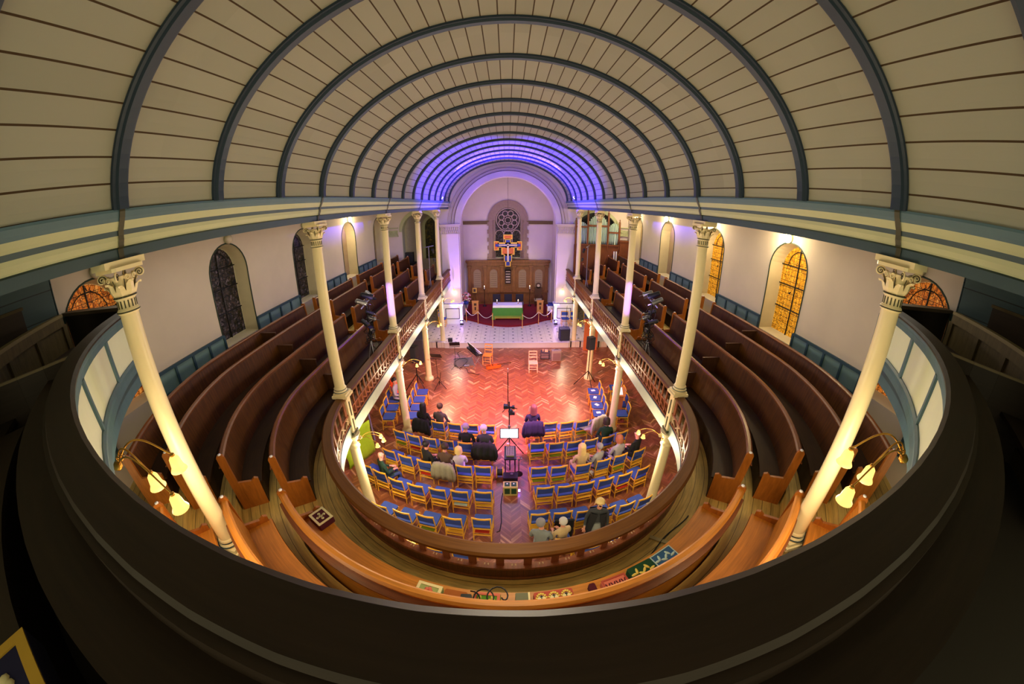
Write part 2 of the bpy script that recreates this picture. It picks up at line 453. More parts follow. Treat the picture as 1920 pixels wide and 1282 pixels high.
CY = 6.2     # centre of the horseshoe
def hpath(a0, a1=None, y1=None, side=1, step=3.0):
    """arc from angle a0 to a1 (deg, 0 = nearest the camera), then straight on to y1"""
    P = []
    a1 = 90 if a1 is None else a1
    n = max(1, int(math.ceil(abs(a1-a0)/step)))
    if a0 < a1:
        for i in range(n+1):
            a = rad(a0+(a1-a0)*i/n); P.append((0, CY, side*math.sin(a), -math.cos(a)))
    if y1 is not None:
        if not P: P.append((0, CY, side*1.0, 0))
        P.append((0, y1, side*1.0, 0))
    return P
def ypath(y0, y1, side=1): return [(0, y0, side*1.0, 0), (0, y1, side*1.0, 0)]
def xpath(x0, x1): return [(x0, 0, 0, 1.0), (x1, 0, 0, 1.0)]
def rect(r0, r1, z0, z1): return [(r0, z0), (r1, z0), (r1, z1), (r0, z1)]
def hp(a, r): return (r*math.sin(rad(a)), CY-r*math.cos(rad(a)))
# ================================================================== the room
XW = 7.28; YE = 21.5; YB = -2.6; WX = 3.58
SP = 7.715; VR = 2.285; VX = 3.4
def S(mb, name, mat): return mb.build(name, mat, kind='structure')
m = MB(); m.box((0, 9.0, -0.05), (15.0, 24.0, 0.1)); S(m, 'floor', M_FLOOR)
m = MB(); m.box((0, 22.2, 0.16), (14.5, 8.6, 0.32)); S(m, 'floor_chancel', M_TILE)
m = MB(); m.box((-0.1, 17.88, 0.16), (6.7, 0.06, 0.32)); m.box((-0.1, 17.86, 0.31), (6.75, 0.12, 0.03)); S(m, 'trim_1', plain('white_step_paint', (214, 206, 212), 0.5, var=0.04))
def arch_wall(y0, y1, X, zt, openings, side, thick=0.06):
    """wall in the plane x = side*X running y0..y1, z 0..zt with arched openings (yc, halfwidth, sill, spring)"""
    mb = MB(); V = []; F = []
    def q(pts): mb.add([(side*X, y, z) for y, z in pts], [tuple(range(len(pts)))])
    ys = y0
    for (yc, hw, sill, spr) in openings:
        q([(ys, 0), (yc-hw, 0), (yc-hw, zt), (ys, zt)])
        q([(yc-hw, 0), (yc+hw, 0), (yc+hw, sill), (yc-hw, sill)])
        n = 16
        for i in range(n):
            a0 = PI-PI*i/n; a1 = PI-PI*(i+1)/n
            p0 = (yc+hw*math.cos(a0), spr+hw*math.sin(a0)); p1 = (yc+hw*math.cos(a1), spr+hw*math.sin(a1))
            q([p0, p1, (p1[0], zt), (p0[0], zt)])
        ys = yc+hw
    q([(ys, 0), (y1, 0), (y1, zt), (ys, zt)])
    return mb
WY = [3.88, 7.75, 11.75, 15.75, 19.75]
ops = [(y, 0.76, 4.45, 6.27) for y in WY]
gold = [(196, 130, 26), (214, 150, 36), (176, 108, 18), (226, 170, 56), (140, 84, 14), (204, 140, 30)]
M_SG = stained('gold_stained_glass', gold, 0.36, 18.0)  # gold and orange glass given a glow for street light outside
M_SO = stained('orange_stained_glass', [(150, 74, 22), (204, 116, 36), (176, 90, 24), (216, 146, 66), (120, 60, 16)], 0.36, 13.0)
M_SD = stained('dark_stained_glass', [(20, 18, 20), (60, 52, 56), (90, 70, 60), (34, 36, 44), (120, 104, 110), (46, 40, 20)], 0.10, 15.0)
for side, nm in ((-1, 'left'), (1, 'right')):
    o = S(arch_wall(YB, 23.9, XW, 7.5, ops, side), 'wall_'+nm, M_WALL)
nw = 0
for side, nm in ((-1, 'left'), (1, 'right')):
    for i, yc in enumerate(WY):
        nw += 1; hw = 0.76; sill = 4.45; spr = 6.27; dp = 0.46
        # splayed reveal, line of dark paint round the arch
        prof = []; n = 16
        out = [(yc-hw, sill)]+[(yc+hw*math.cos(PI-PI*k/n), spr+hw*math.sin(PI-PI*k/n)) for k in range(n+1)]+[(yc+hw, sill)]
        h2 = hw-0.08
        inn = [(yc-h2, sill+0.04)]+[(yc+h2*math.cos(PI-PI*k/n), spr+h2*math.sin(PI-PI*k/n)) for k in range(n+1)]+[(yc+h2, sill+0.04)]
        mb = MB(); V = [(side*XW, y, z) for y, z in out]+[(side*(XW+dp), y, z) for y, z in inn]; N = len(out)
        mb.add(V, [(k, (k+1) % N, N+(k+1) % N, N+k) for k in range(N)])
        fr = mb.build('window_%d' % nw, M_REVEAL, kind='structure')
        ln = MB(); ln.tube([(side*(XW-0.004), y, z) for y, z in out], 0.018, 5); ln.build('painted_arch_line', M_LINE, fr)
        V = [(side*(XW+dp-0.02), y, z) for y, z in inn]
        g = MB(); g.add(V, [tuple(range(N))], [[(y-yc, z-sill) for y, z in inn]])
        if i >= 3: g.build('blocked_panel', plain('niche_plaster', (150, 128, 96), 0.9, var=0.3, scale=3), fr)
        else:
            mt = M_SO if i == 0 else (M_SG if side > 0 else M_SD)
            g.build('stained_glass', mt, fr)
            b = MB(); xx = side*(XW+dp-0.05)
            b.cyl((xx, yc, sill), (xx, yc, spr+h2), 0.018, 6)
            for zz in (sill+0.75, sill+1.4, spr+0.12): b.cyl((xx, yc-h2, zz), (xx, yc+h2, zz), 0.018, 6)
            b.tube([(xx, yc+0.42*math.cos(a*PI/12), spr+0.12+0.42*math.sin(a*PI/12)) for a in range(13)], 0.012, 5)
            b.build('glazing_bars', M_BLACK, fr)
# aisle ceilings, gallery soffits
m = MB(); m.box((-5.52, 9.6, 7.40), (3.8, 24.6, 0.1)); m.box((5.52, 9.6, 7.40), (3.8, 24.6, 0.1)); S(m, 'ceiling_aisles', M_CREAM)
# vault
def vpt(t, k=0.0):
    """t 0..pi from the left springing to the right; superellipse"""
    c, s = math.cos(PI-t), math.sin(PI-t); n = 2/1.91
    x = math.copysign(abs(c)**n, c)*(VX-k); z = SP+abs(s)**n*(VR-k)
    return x, z
m = MB(); n = 72; pts = [vpt(PI*i/n) for i in range(n+1)]; L = [0.0]
for i in range(n): L.append(L[-1]+math.hypot(pts[i+1][0]-pts[i][0], pts[i+1][1]-pts[i][1]))
m.smooth = True
for i in range(n):
    (x0, z0), (x1, z1) = pts[i], pts[i+1]
    m.add([(x0, YB, z0), (x1, YB, z1), (x1, 22.0, z1), (x0, 22.0, z0)], [(0, 1, 2, 3)], [[(L[i], YB), (L[i+1], YB), (L[i+1], 22), (L[i], 22)]])
S(m, 'ceiling', M_VAULT)
tn = 1
def trim(mb, mat):
    global tn
    tn += 1; return S(mb, 'trim_%d' % tn, mat)
RY = [2.2+1.335*k for k in range(-2, 15)]
for y in RY:
    m = MB(); N = 56
    prof = [(-0.085, 0.0), (-0.085, 0.035), (-0.055, 0.04), (-0.045, 0.075), (0.045, 0.075), (0.055, 0.04), (0.085, 0.035), (0.085, 0.0)]
    V = []
    for i in range(N+1):
        t = PI*i/N
        for (dy, k) in prof:
            x, z = vpt(t, k); V.append((x, y+dy, z))
    P = len(prof); F = [(i*P+j, (i+1)*P+j, (i+1)*P+j+1, i*P+j+1) for i in range(N) for j in range(P-1)]
    m.add(V, F); o = trim(m, M_RIB)
# cornices
CPROF = [(3.90, 7.29, 0), (3.50, 7.29, 0), (3.50, 7.385, 1), (3.475, 7.40, 2), (3.475, 7.415, 3), (3.455, 7.46, 3), (3.45, 7.50, 3), (3.44, 7.545, 1), (3.425, 7.57, 3), (3.40, 7.62, 3), (3.385, 7.65, 0), (3.37, 7.70, 0), (3.37, 7.722, 0), (3.46, 7.735, 0)]
for side in (-1, 1):
    m = MB()
    for j in range(len(CPROF)-1):
        a, b = CPROF[j], CPROF[j+1]; m.m = b[2]
        m.add([(side*a[0], YB, a[1]), (side*b[0], YB, b[1]), (side*b[0], 21.7, b[1]), (side*a[0], 21.7, a[1])], [(0, 1, 2, 3)])
    S(m, 'trim_cornice', [M_BLUE, M_BLUED, M_LINE, M_CREAM])
    for yy in [2.2+4*k for k in range(5)]:
        m = MB()
        for j in range(1, len(CPROF)-2):
            a, b = CPROF[j], CPROF[j+1]
            e = 0.012
            m.add([(side*(a[0]-e), yy-0.03, a[1]), (side*(b[0]-e), yy-0.03, b[1]), (side*(b[0]-e), yy+0.03, b[1]), (side*(a[0]-e), yy+0.03, a[1])], [(0, 1, 2, 3)])
        S(m, 'trim_cornice_strap', M_GOLDLINE)
# teal boarding on the side walls beside the upper gallery
for side, nm in ((-1, 'left'), (1, 'right')):
    m = MB(); m.add([(side*(XW-0.03), YB, 5.8), (side*(XW-0.03), 3.16, 5.8), (side*(XW-0.03), 3.16, 6.6), (side*(XW-0.03), 3.05, 6.6), (side*(XW-0.03), 3.05, 7.4), (side*(XW-0.03), YB, 7.4)], [(0, 1, 2, 3, 4, 5)], [[(0, 0), (5.8, 0), (5.8, 0.8), (5.65, 0.8), (5.65, 1.6), (0, 1.6)]])
    m.box((side*(XW-0.015), 3.05, 6.6), (0.03, 0.03, 1.6)); S(m, 'wall_boarding_'+nm, M_TEAL)
# dado along the walls of the lower gallery: blue frames and recessed blue panels
for side, nm in ((-1, 'left'), (1, 'right')):
    gaps = [(y-0.76, y+0.76) for y in WY]
    ys = 0.2; segs = []
    for a, b in gaps: segs.append((ys, a)); ys = b
    segs.append((ys, 21.4))
    for (a, b) in segs:
        if b-a < 0.3: continue
        m = MB(); m.m = 0; m.box((side*(XW-0.012), (a+b)/2, 4.31), (0.024, b-a, 1.0))
        m.m = 1
        for z in (3.84, 4.30, 4.79): m.box((side*(XW-0.03), (a+b)/2, z), (0.06, b-a, 0.065))
        n = max(1, round((b-a)/0.62))
        for k in range(n+1): m.box((side*(XW-0.03), a+(b-a)*k/n, 4.31), (0.058, 0.06, 0.98))
        m.build('baseboard_'+nm, [plain('dado_panel_paint', (104, 132, 134), 0.5), plain('dado_frame_paint', (40, 66, 82), 0.5)], kind='structure')
# ---------------------------------------------------------------- lower gallery floor tiers and soffit
TI = [(3.50, 4.50, 2.99), (4.50, 5.27, 3.26), (5.27, 6.05, 3.53), (6.05, 7.27, 3.78)]
prof = [(3.50, 2.95)]
for (r0, r1, z) in TI: prof += [(r0, z), (r1, z)]
prof += [(7.27, 2.95)]
for side, nm in ((-1, 'left'), (1, 'right')):
    m = MB(); m.sweep(prof, hpath(0, 90, 21.4, side)); S(m, 'floor_gallery_'+nm, M_GFLOOR)
m = MB()
for side in (-1, 1):
    m.sweep([(3.52, 2.94), (7.27, 2.94)], hpath(0, 90, 21.4, side), closed=False)
S(m, 'ceiling_under_gallery', M_CREAM)
# beam under the balustrade
for side in (-1, 1):
    m = MB(); m.sweep([(3.50, 2.66), (3.66, 2.66), (3.66, 2.95), (3.55, 2.95), (3.55, 3.0), (3.49, 3.0), (3.49, 2.97), (3.50, 2.95)], hpath(0, 90, 21.4, side)); S(m, 'trim_gallery_beam', plain('pale_beam_paint', (172, 184, 168), 0.5))
    m = MB(); m.sweep(rect(3.465, 3.53, 3.0, 3.03), hpath(0, 90, 21.4, side)); S(m, 'trim_gallery_moulding', M_BLUED)

# ---------------------------------------------------------------- gallery balustrades
HRAIL = [(3.46, 3.66), (3.47, 3.64), (3.66, 3.64), (3.67, 3.66), (3.67, 3.70), (3.64, 3.725), (3.49, 3.725), (3.46, 3.70)]
BALM = None
def balustrade(path, bays, label, group, curved):
    """bays: list of (base path point) positions of balusters"""
    global BALM
    p0 = path[len(path)//2]
    t = thing('gallery_balustrade', label, 'balustrade', (p0[0]+p0[2]*3.57, p0[1]+p0[3]*3.57, 2.98), 0, group, True)
    m = MB(); m.sweep(HRAIL, path); m.build('handrail', M_RAIL, t)
    zm = 3.30 if curved else 3.36
    m = MB(); m.sweep(rect(3.48, 3.57, zm-0.04, zm), path); m.build('middle_rail', M_BAL, t)
    m = MB(); m.sweep(rect(3.515, 3.555, 3.0, zm-0.03), path); m.build('lower_boarding', M_BOARD, t)
    m = MB(); m.sweep(rect(3.48, 3.56, 3.03, 3.07), path); m.build('bottom_rail', M_BAL, t)
    mold = MB()
    for (bx, by, nx, ny) in bays:
        a = math.atan2(ny, nx)
        R = Rz(a)
        if BALM is None:
            b = MB(); b.box((0, 0, 0), (0.04, 0.045, 0.36), bev=0.006); o = b.build('baluster', M_BAL)
            o.parent = t; BALM = o.data
        else:
            o = bpy.data.objects.new('baluster', BALM); COL.objects.link(o); o.parent = t
        L = t['_o']; o.location = (bx+nx*3.505-L[0], by+ny*3.505-L[1], 3.48-L[2]); o.rotation_euler = (0, 0, a)
        if curved: o.scale = (1.0, 2.3, 1.0)
        # raised vertical panel strips of the lower half, seen from the void
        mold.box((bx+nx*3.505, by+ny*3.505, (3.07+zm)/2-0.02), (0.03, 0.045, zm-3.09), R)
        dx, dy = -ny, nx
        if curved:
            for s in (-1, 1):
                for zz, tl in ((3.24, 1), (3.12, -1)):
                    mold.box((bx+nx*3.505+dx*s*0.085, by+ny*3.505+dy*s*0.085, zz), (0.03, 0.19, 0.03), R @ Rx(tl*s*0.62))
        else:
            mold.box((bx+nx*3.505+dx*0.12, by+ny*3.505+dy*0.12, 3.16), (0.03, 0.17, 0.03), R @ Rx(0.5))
    mold.build('raised_mouldings', plain('pale_moulding_paint', (178, 150, 112), 0.5) if curved else M_BAL, t)  # mouldings paler on the curved end than in the straight bays
    return t
ords = ['nearest the camera', 'second from the camera', 'third from the camera', 'farthest, beside the chancel pier']
for side, nm in ((-1, 'left'), (1, 'right')):
    for k in range(4):
        y0, y1 = 6.2+4*k, min(10.2+4*k, 21.4)
        N = int(round((y1-y0)/0.235))
        bays = [(0, y0+(y1-y0)*(i+0.5)/N, side, 0) for i in range(N)]
        balustrade(ypath(y0+0.001, y1, side), bays, 'straight wooden gallery balustrade on the %s side, bay %s' % (nm, ords[k]), 'straight balustrade bays of the lower gallery', False)
N = 32
bays = []
for i in range(N):
    a = rad(-90+180*(i+0.5)/N); bays.append((0, CY, math.sin(a), -math.cos(a)))
# curved front: one length from left to right
P = []
for i in range(61):
    a = rad(-90+180*i/60); P.append((0, CY, math.sin(a), -math.cos(a)))
balustrade(P, bays, 'curved horseshoe end of the lower gallery balustrade with broad wooden handrail', 'curved balustrade', True)

# ---------------------------------------------------------------- columns
def capital(mb, z0, z1, r, ab):
    """corinthian capital: bell, leaves, volutes, abacus"""
    H = z1-z0
    mb.lathe([(r*1.02, z0), (r*1.18, z0+0.04*H), (r*1.02, z0+0.08*H), (r*1.05, z0+0.35*H), (r*1.25, z0+0.6*H), (r*1.65, z0+0.8*H)], n=16)
    for k in range(8):
        a = PI*k/4; c, s = math.cos(a), math.sin(a)
        hh = 0.48 if k % 2 else 0.62
        pts = [(r*1.0, 0.08), (r*1.22, 0.25), (r*1.35, hh*0.8), (r*1.75, hh), (r*1.7, hh-0.08)]
        V = []; F = []
        for i, (q, zz) in enumerate(pts):
            wd = r*(0.42, 0.5, 0.42, 0.3, 0.12)[i]
            for j in (-1, 0, 1): V.append((c*(q+(0.02 if j == 0 else 0))-s*wd*j, s*(q+(0.02 if j == 0 else 0))+c*wd*j, z0+zz*H))
        for i in range(4):
            for j in range(2): F.append((i*3+j, i*3+j+1, (i+1)*3+j+1, (i+1)*3+j))
        mb.add(V, F)
    for k in range(4):
        a = PI/4+PI*k/2; c, s = math.cos(a), math.sin(a); pts = []
        for i in range(26):
            q = i/25*3.6*PI; rr = r*0.52*(1-i/29); pts.append((c*(ab*1.12-rr*math.cos(q)*1.0), s*(ab*1.12-rr*math.cos(q)*1.0), z0+0.78*H+rr*math.sin(q)*0.9))
        mb.tube(pts, r*0.10, 5)
        for sg in (-1, 1):
            b = a+sg*PI/4*0.72; pts = []
            for i in range(14):
                q = i/13*2.4*PI; rr = r*0.3*(1-i/16); pts.append((math.cos(b)*r*1.75-sg*math.sin(b)*rr*math.cos(q)*-1, math.sin(b)*r*1.75+sg*math.cos(b)*rr*math.cos(q)*-1, z0+0.72*H+rr*math.sin(q)))
            mb.tube(pts, r*0.07, 5)
def column(side, y, label):
    t = thing('iron_column', label, 'column', (side*WX, y, 0), 0, 'cream cast iron columns carrying the gallery and the roof')
    mb = MB(); mb.lathe([(0.20, 0), (0.20, 0.10), (0.16, 0.14), (0.13, 0.2), (0.125, 0.9), (0.118, 2.3), (0.118, 2.36)], n=20); mb.build('lower_shaft', M_IRON, t)
    mb = MB(); mb.lathe([(0.12, 2.36), (0.15, 2.39), (0.12, 2.42), (0.12, 2.50), (0.15, 2.53), (0.12, 2.56), (0.19, 2.68), (0.21, 2.74)], n=16)
    for k in range(4):
        a = PI*k/2; c, s = math.cos(a), math.sin(a); pts = []
        for i in range(16):
            q = i/15*3*PI; rr = 0.07*(1-i/18); pts.append((c*(0.19-rr*math.cos(q)), s*(0.19-rr*math.cos(q)), 2.64+rr*math.sin(q)))
        mb.tube(pts, 0.014, 5)
    mb.build('lower_capital', M_IRON, t)
    mb = MB(); mb.box((-side*0.08, 0, 3.22), (0.10, 0.20, 0.96)); mb.build('pedestal', M_IRON, t)
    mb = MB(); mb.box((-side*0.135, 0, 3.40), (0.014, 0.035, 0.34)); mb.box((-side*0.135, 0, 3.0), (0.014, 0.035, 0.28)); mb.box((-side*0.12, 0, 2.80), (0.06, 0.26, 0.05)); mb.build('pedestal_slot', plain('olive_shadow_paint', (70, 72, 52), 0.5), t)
    mb = MB(); mb.box((-side*0.02, 0, 3.74), (0.36, 0.34, 0.05), bev=0.01); mb.box((-side*0.02, 0, 3.79), (0.30, 0.29, 0.05), bev=0.01); mb.lathe([(0.15, 3.81), (0.16, 3.84), (0.13, 3.87), (0.12, 3.89), (0.14, 3.91), (0.115, 3.94)], n=20)
    mb.build('base', M_IRON, t)
    mb = MB(); mb.lathe([(0.133, 3.885), (0.126, 3.895), (0.133, 3.905)], n=20); mb.lathe([(0.157, 3.835), (0.163, 3.84), (0.157, 3.85)], n=20); mb.build('base_lines', M_BLUED, t)
    mb = MB(); mb.lathe([(0.112, 3.94), (0.108, 5.0), (0.100, 6.4), (0.096, 6.80)], n=24); mb.build('upper_shaft', M_IRON, t)
    mb = MB(); mb.lathe([(0.11, 6.80), (0.12, 6.82), (0.11, 6.84), (0.098, 6.85), (0.098, 6.93), (0.12, 6.95), (0.105, 6.97)], n=20); capital(mb, 6.95, 7.20, 0.10, 0.17)
    mb.box((0, 0, 7.215), (0.36, 0.36, 0.035), bev=0.03); mb.box((0, 0, 7.262), (0.26, 0.46, 0.06))
    mb.build('capital', M_IRON, t)
    mb = MB()
    for k in range(16):
        a = 2*PI*k/16; mb.box((0.099*math.cos(a), 0.099*math.sin(a), 6.89), (0.008, 0.012, 0.07), Rz(a))
    mb.lathe([(0.113, 6.81), (0.124, 6.82), (0.113, 6.83)], n=20); mb.lathe([(0.113, 6.945), (0.124, 6.955), (0.113, 6.965)], n=20)
    mb.build('neck_lines', M_GOLDLINE, t)
    mb = MB()
    for k in range(4):
        a = PI/4+PI*k/2; c, s = math.cos(a), math.sin(a)
        for off in (-0.011, 0.011):
            pts = []
            for i in range(26):
                q = i/25*3.6*PI; rr = 0.052*(1-i/29)-0.008; pts.append((c*(0.19-rr*math.cos(q))-s*off, s*(0.19-rr*math.cos(q))+c*off, 7.145+rr*math.sin(q)*0.9))
            mb.tube(pts, 0.0035, 4)
    for k in range(8):
        a = PI*k/4+PI/8; mb.tube([(0.108*math.cos(a), 0.108*math.sin(a), 6.99), (0.125*math.cos(a), 0.125*math.sin(a), 7.06), (0.15*math.cos(a), 0.15*math.sin(a), 7.12)], 0.005, 4)
    mb.build('volute_lines', M_GOLDLINE, t)
    return t
first = {}
cords = ['nearest the camera', 'second from the camera', 'third from the camera', 'fourth from the camera', 'farthest from the camera']
for k in range(5):
    for side, nm in ((-1, 'left'), (1, 'right')):
        lab = 'slender cream iron column with a leafy capital on the %s side of the nave, %s' % (nm, cords[k])
        if side not in first: first[side] = column(side, 2.2, lab)
        else: dup(first[side], (side*WX, 2.2+4*k, 0), 0, lab)

# ---------------------------------------------------------------- pews of the lower gallery
ROWS = [(4.45, 4.03, 2.99), (5.20, 4.30, 3.26), (5.98, 4.57, 3.53), (6.62, 4.68, 3.78)]
def bench_end(mb, a=None, y=None, R=0, zt=0, zf=0, side=1, thick=0.045, disc=None):
    """L-shaped pine bench end in the radial plane"""
    if y is None:
        nx, ny = side*math.sin(rad(a)), -math.cos(rad(a)); bx, by = 0, CY
    else: nx, ny, bx, by = side, 0.0, 0, y
    tx, ty = -ny, nx
    hs = zf+0.47
    out = [(R-0.42, zf), (R+0.02, zf), (R+0.07, zt+0.01), (R+0.045, zt+0.045), (R-0.03, zt+0.045), (R-0.055, zt), (R-0.085, hs+0.06), (R-0.30, hs+0.03), (R-0.36, hs+0.075), (R-0.42, hs+0.05)]
    V = [(bx+nx*r+tx*q, by+ny*r+ty*q, z) for q in (-thick/2, thick/2) for r, z in out]
    n = len(out)
    mb.add(V, [tuple(range(n-1, -1, -1)), tuple(range(n, 2*n))]+[(i, (i+1) % n, n+(i+1) % n, n+i) for i in range(n)])
    if disc is not None:
        c = Vector((bx+nx*(R+0.005), by+ny*(R+0.005), zt+0.045)); disc.lathe([(0.026, 0), (0.026, 0.012), (0.0, 0.014)], c, 10)
def pew(row, side, seg, label, group):
    R, zt, zf = ROWS[row]
    if seg[0] == 'A': path = hpath(55, 90, seg[1], side); e0 = dict(a=55.0); e1 = dict(y=seg[1])
    elif seg[0] == 'E': path = [(0, CY, math.sin(rad(a)), -math.cos(rad(a))) for a in range(-44, 45, 2)]; e0 = dict(a=-44.0); e1 = dict(a=44.0); side = 1
    else: path = ypath(seg[0], seg[1], side); e0 = dict(y=seg[0]); e1 = dict(y=seg[1])
    mid = path[len(path)//2]
    t = thing('pew', label, 'pew', (mid[0]+mid[2]*(R-0.2), mid[1]+mid[3]*(R-0.2), zf), 0, group, True)
    orange = seg[0] == 'E'
    m = MB(); m.sweep([(R-0.10, zf+0.42), (R-0.07, zf+0.42), (R+0.02, zt-0.03), (R-0.015, zt-0.03)], path); m.sweep([(R-0.02, zf), (R+0.01, zf), (R+0.015, zt-0.03), (R-0.01, zt-0.03)], path)
    m.build('backrest', M_PINEB if orange else M_PEW, t)
    m = MB(); m.sweep([(R-0.04, zt-0.05), (R+0.055, zt-0.05), (R+0.06, zt-0.02), (R+0.03, zt), (R-0.02, zt), (R-0.045, zt-0.02)], path); m.build('top_rail', M_PINEB if orange else M_PEWTOP, t)
    m = MB(); m.sweep([(R-0.47, zf+0.41), (R-0.09, zf+0.40), (R-0.09, zf+0.43), (R-0.46, zf+0.44)], path); m.build('seat', M_PINEB if orange else M_SEAT, t)
    m = MB(); m.sweep(rect(R-0.43, R-0.41, zf, zf+0.41), path); m.build('seat_front', M_SEAT, t)
    if row < 3: 
        m = MB(); m.sweep([(R+0.01, zt-0.16), (R+0.10, zt-0.19), (R+0.10, zt-0.17), (R+0.01, zt-0.14)], path); m.build('book_ledge', M_PEWTOP, t)
    for e in (e0, e1):
        m = MB(); d = MB(); bench_end(m, R=R, zt=zt, zf=zf, side=side, disc=d, **e)
        be = m.build('bench_end', M_PINE, t); d.build('number_disc', M_WHITE, be)
    if seg[0] == 'A':
        yd = 7.0+0.25*row
        m = MB(); m.box((side*(R-0.26), yd, zf+0.60), (0.50, 0.03, 0.40)); m.box((side*(R-0.26), yd, zf+0.81), (0.52, 0.05, 0.025)); m.build('divider', M_OAKD, t)
    return t
rn = ['first row behind balustrade', 'second row', 'third row', 'back row']
sg = [('A', 10.15), (10.9, 14.1), (14.85, 18.1), (18.9, 21.0)]
sn = ['long curved end nearest camera', 'between third and fourth columns', 'between fourth and fifth columns', 'short, farthest away']
for side, nm in ((-1, 'left'), (1, 'right')):
    for r in range(4):
        for k in range(4):
            pew(r, side, sg[k], 'dark boarded pew, %s gallery, %s, %s' % (nm, rn[r], sn[k]), 'pews of the %s gallery' % nm)
pew(0, 1, ('E',), 'curved orange pine pew just below the camera, first row behind the curved balustrade', 'curved pine pews at the near end of the gallery')
pew(1, 1, ('E',), 'curved orange pine pew below the camera, second row, its ends beside the two aisles', 'curved pine pews at the near end of the gallery')
pew(2, 1, ('E',), 'curved orange pine pew below the camera, third row, mostly hidden by the dark rail', 'curved pine pews at the near end of the gallery')

# ---------------------------------------------------------------- upper gallery (where the camera stands)
UE = 59.5
def upath(r=None): return [(0, CY, math.sin(rad(a)), -math.cos(rad(a))) for a in np.linspace(-UE, UE, 49)]
UP = upath()
t = thing('upper_gallery_front', 'curved upper gallery front, white panels in blue frames under a near-black wooden rail', 'gallery front', (0, CY-5.9, 5.62), 0, None, True)
m = MB(); m.sweep([(5.83, 6.585), (6.02, 6.585), (6.03, 6.60), (6.015, 6.625), (5.85, 6.625), (5.825, 6.605)], UP); m.build('rail_cap', M_DARK, t)
m = MB(); m.sweep([(6.06, 6.40), (6.29, 6.45), (6.29, 6.47), (6.06, 6.43)], UP); m.build('book_ledge', M_DARK, t)
m = MB(); m.sweep([(5.86, 6.47), (5.90, 6.47), (5.90, 6.585), (5.835, 6.585), (5.84, 6.55), (5.85, 6.53)], UP); m.build('upper_moulding', M_BLUE, t)
m = MB(); m.sweep(rect(5.875, 5.90, 6.02, 6.48), UP); m.build('white_panels', plain('panel_paint', (214, 220, 194), 0.5, var=0.04), t)
m = MB(); m.sweep(rect(5.90, 6.06, 5.85, 6.58), UP); m.build('inner_boarding', M_DARK, t)
m = MB(); m.sweep([(5.85, 5.88), (6.0, 5.88), (6.0, 6.03), (5.86, 6.03), (5.845, 6.0), (5.855, 5.95)], UP); m.build('lower_moulding', M_BLUE, t)
m = MB(); m.sweep(rect(5.93, 6.1, 5.77, 5.88), UP); m.build('recessed_band', M_BLUED, t)
m = MB(); m.sweep(rect(5.96, 6.15, 5.62, 5.78), UP); m.build('bottom_band', M_BLUE, t)
for k in range(11):
    a = -UE+2*UE*k/10; x, y = hp(a, 5.862); m = MB(); m.box((x, y, 6.25), (0.025, 0.075, 0.46), Rz(rad(a)-PI/2)); m.build('stile', M_BLUE, t)
m = MB()
bmv = [(-XW, 3.2), (-XW, YB), (XW, YB), (XW, 3.2)]
ring = [hp(a, 5.98) for a in np.linspace(UE, -UE, 40)]
poly = [(x, y) for x, y in bmv]+ring
for z, rev in ((5.85, False), (5.63, True)):
    m.add([(x, y, z) for x, y in (poly if not rev else poly[::-1])], [tuple(range(len(poly)))])
S(m, 'floor_upper_gallery', plain('dark_floor_boards', (40, 32, 26), 0.7))
ev = hp(UE, 5.9)
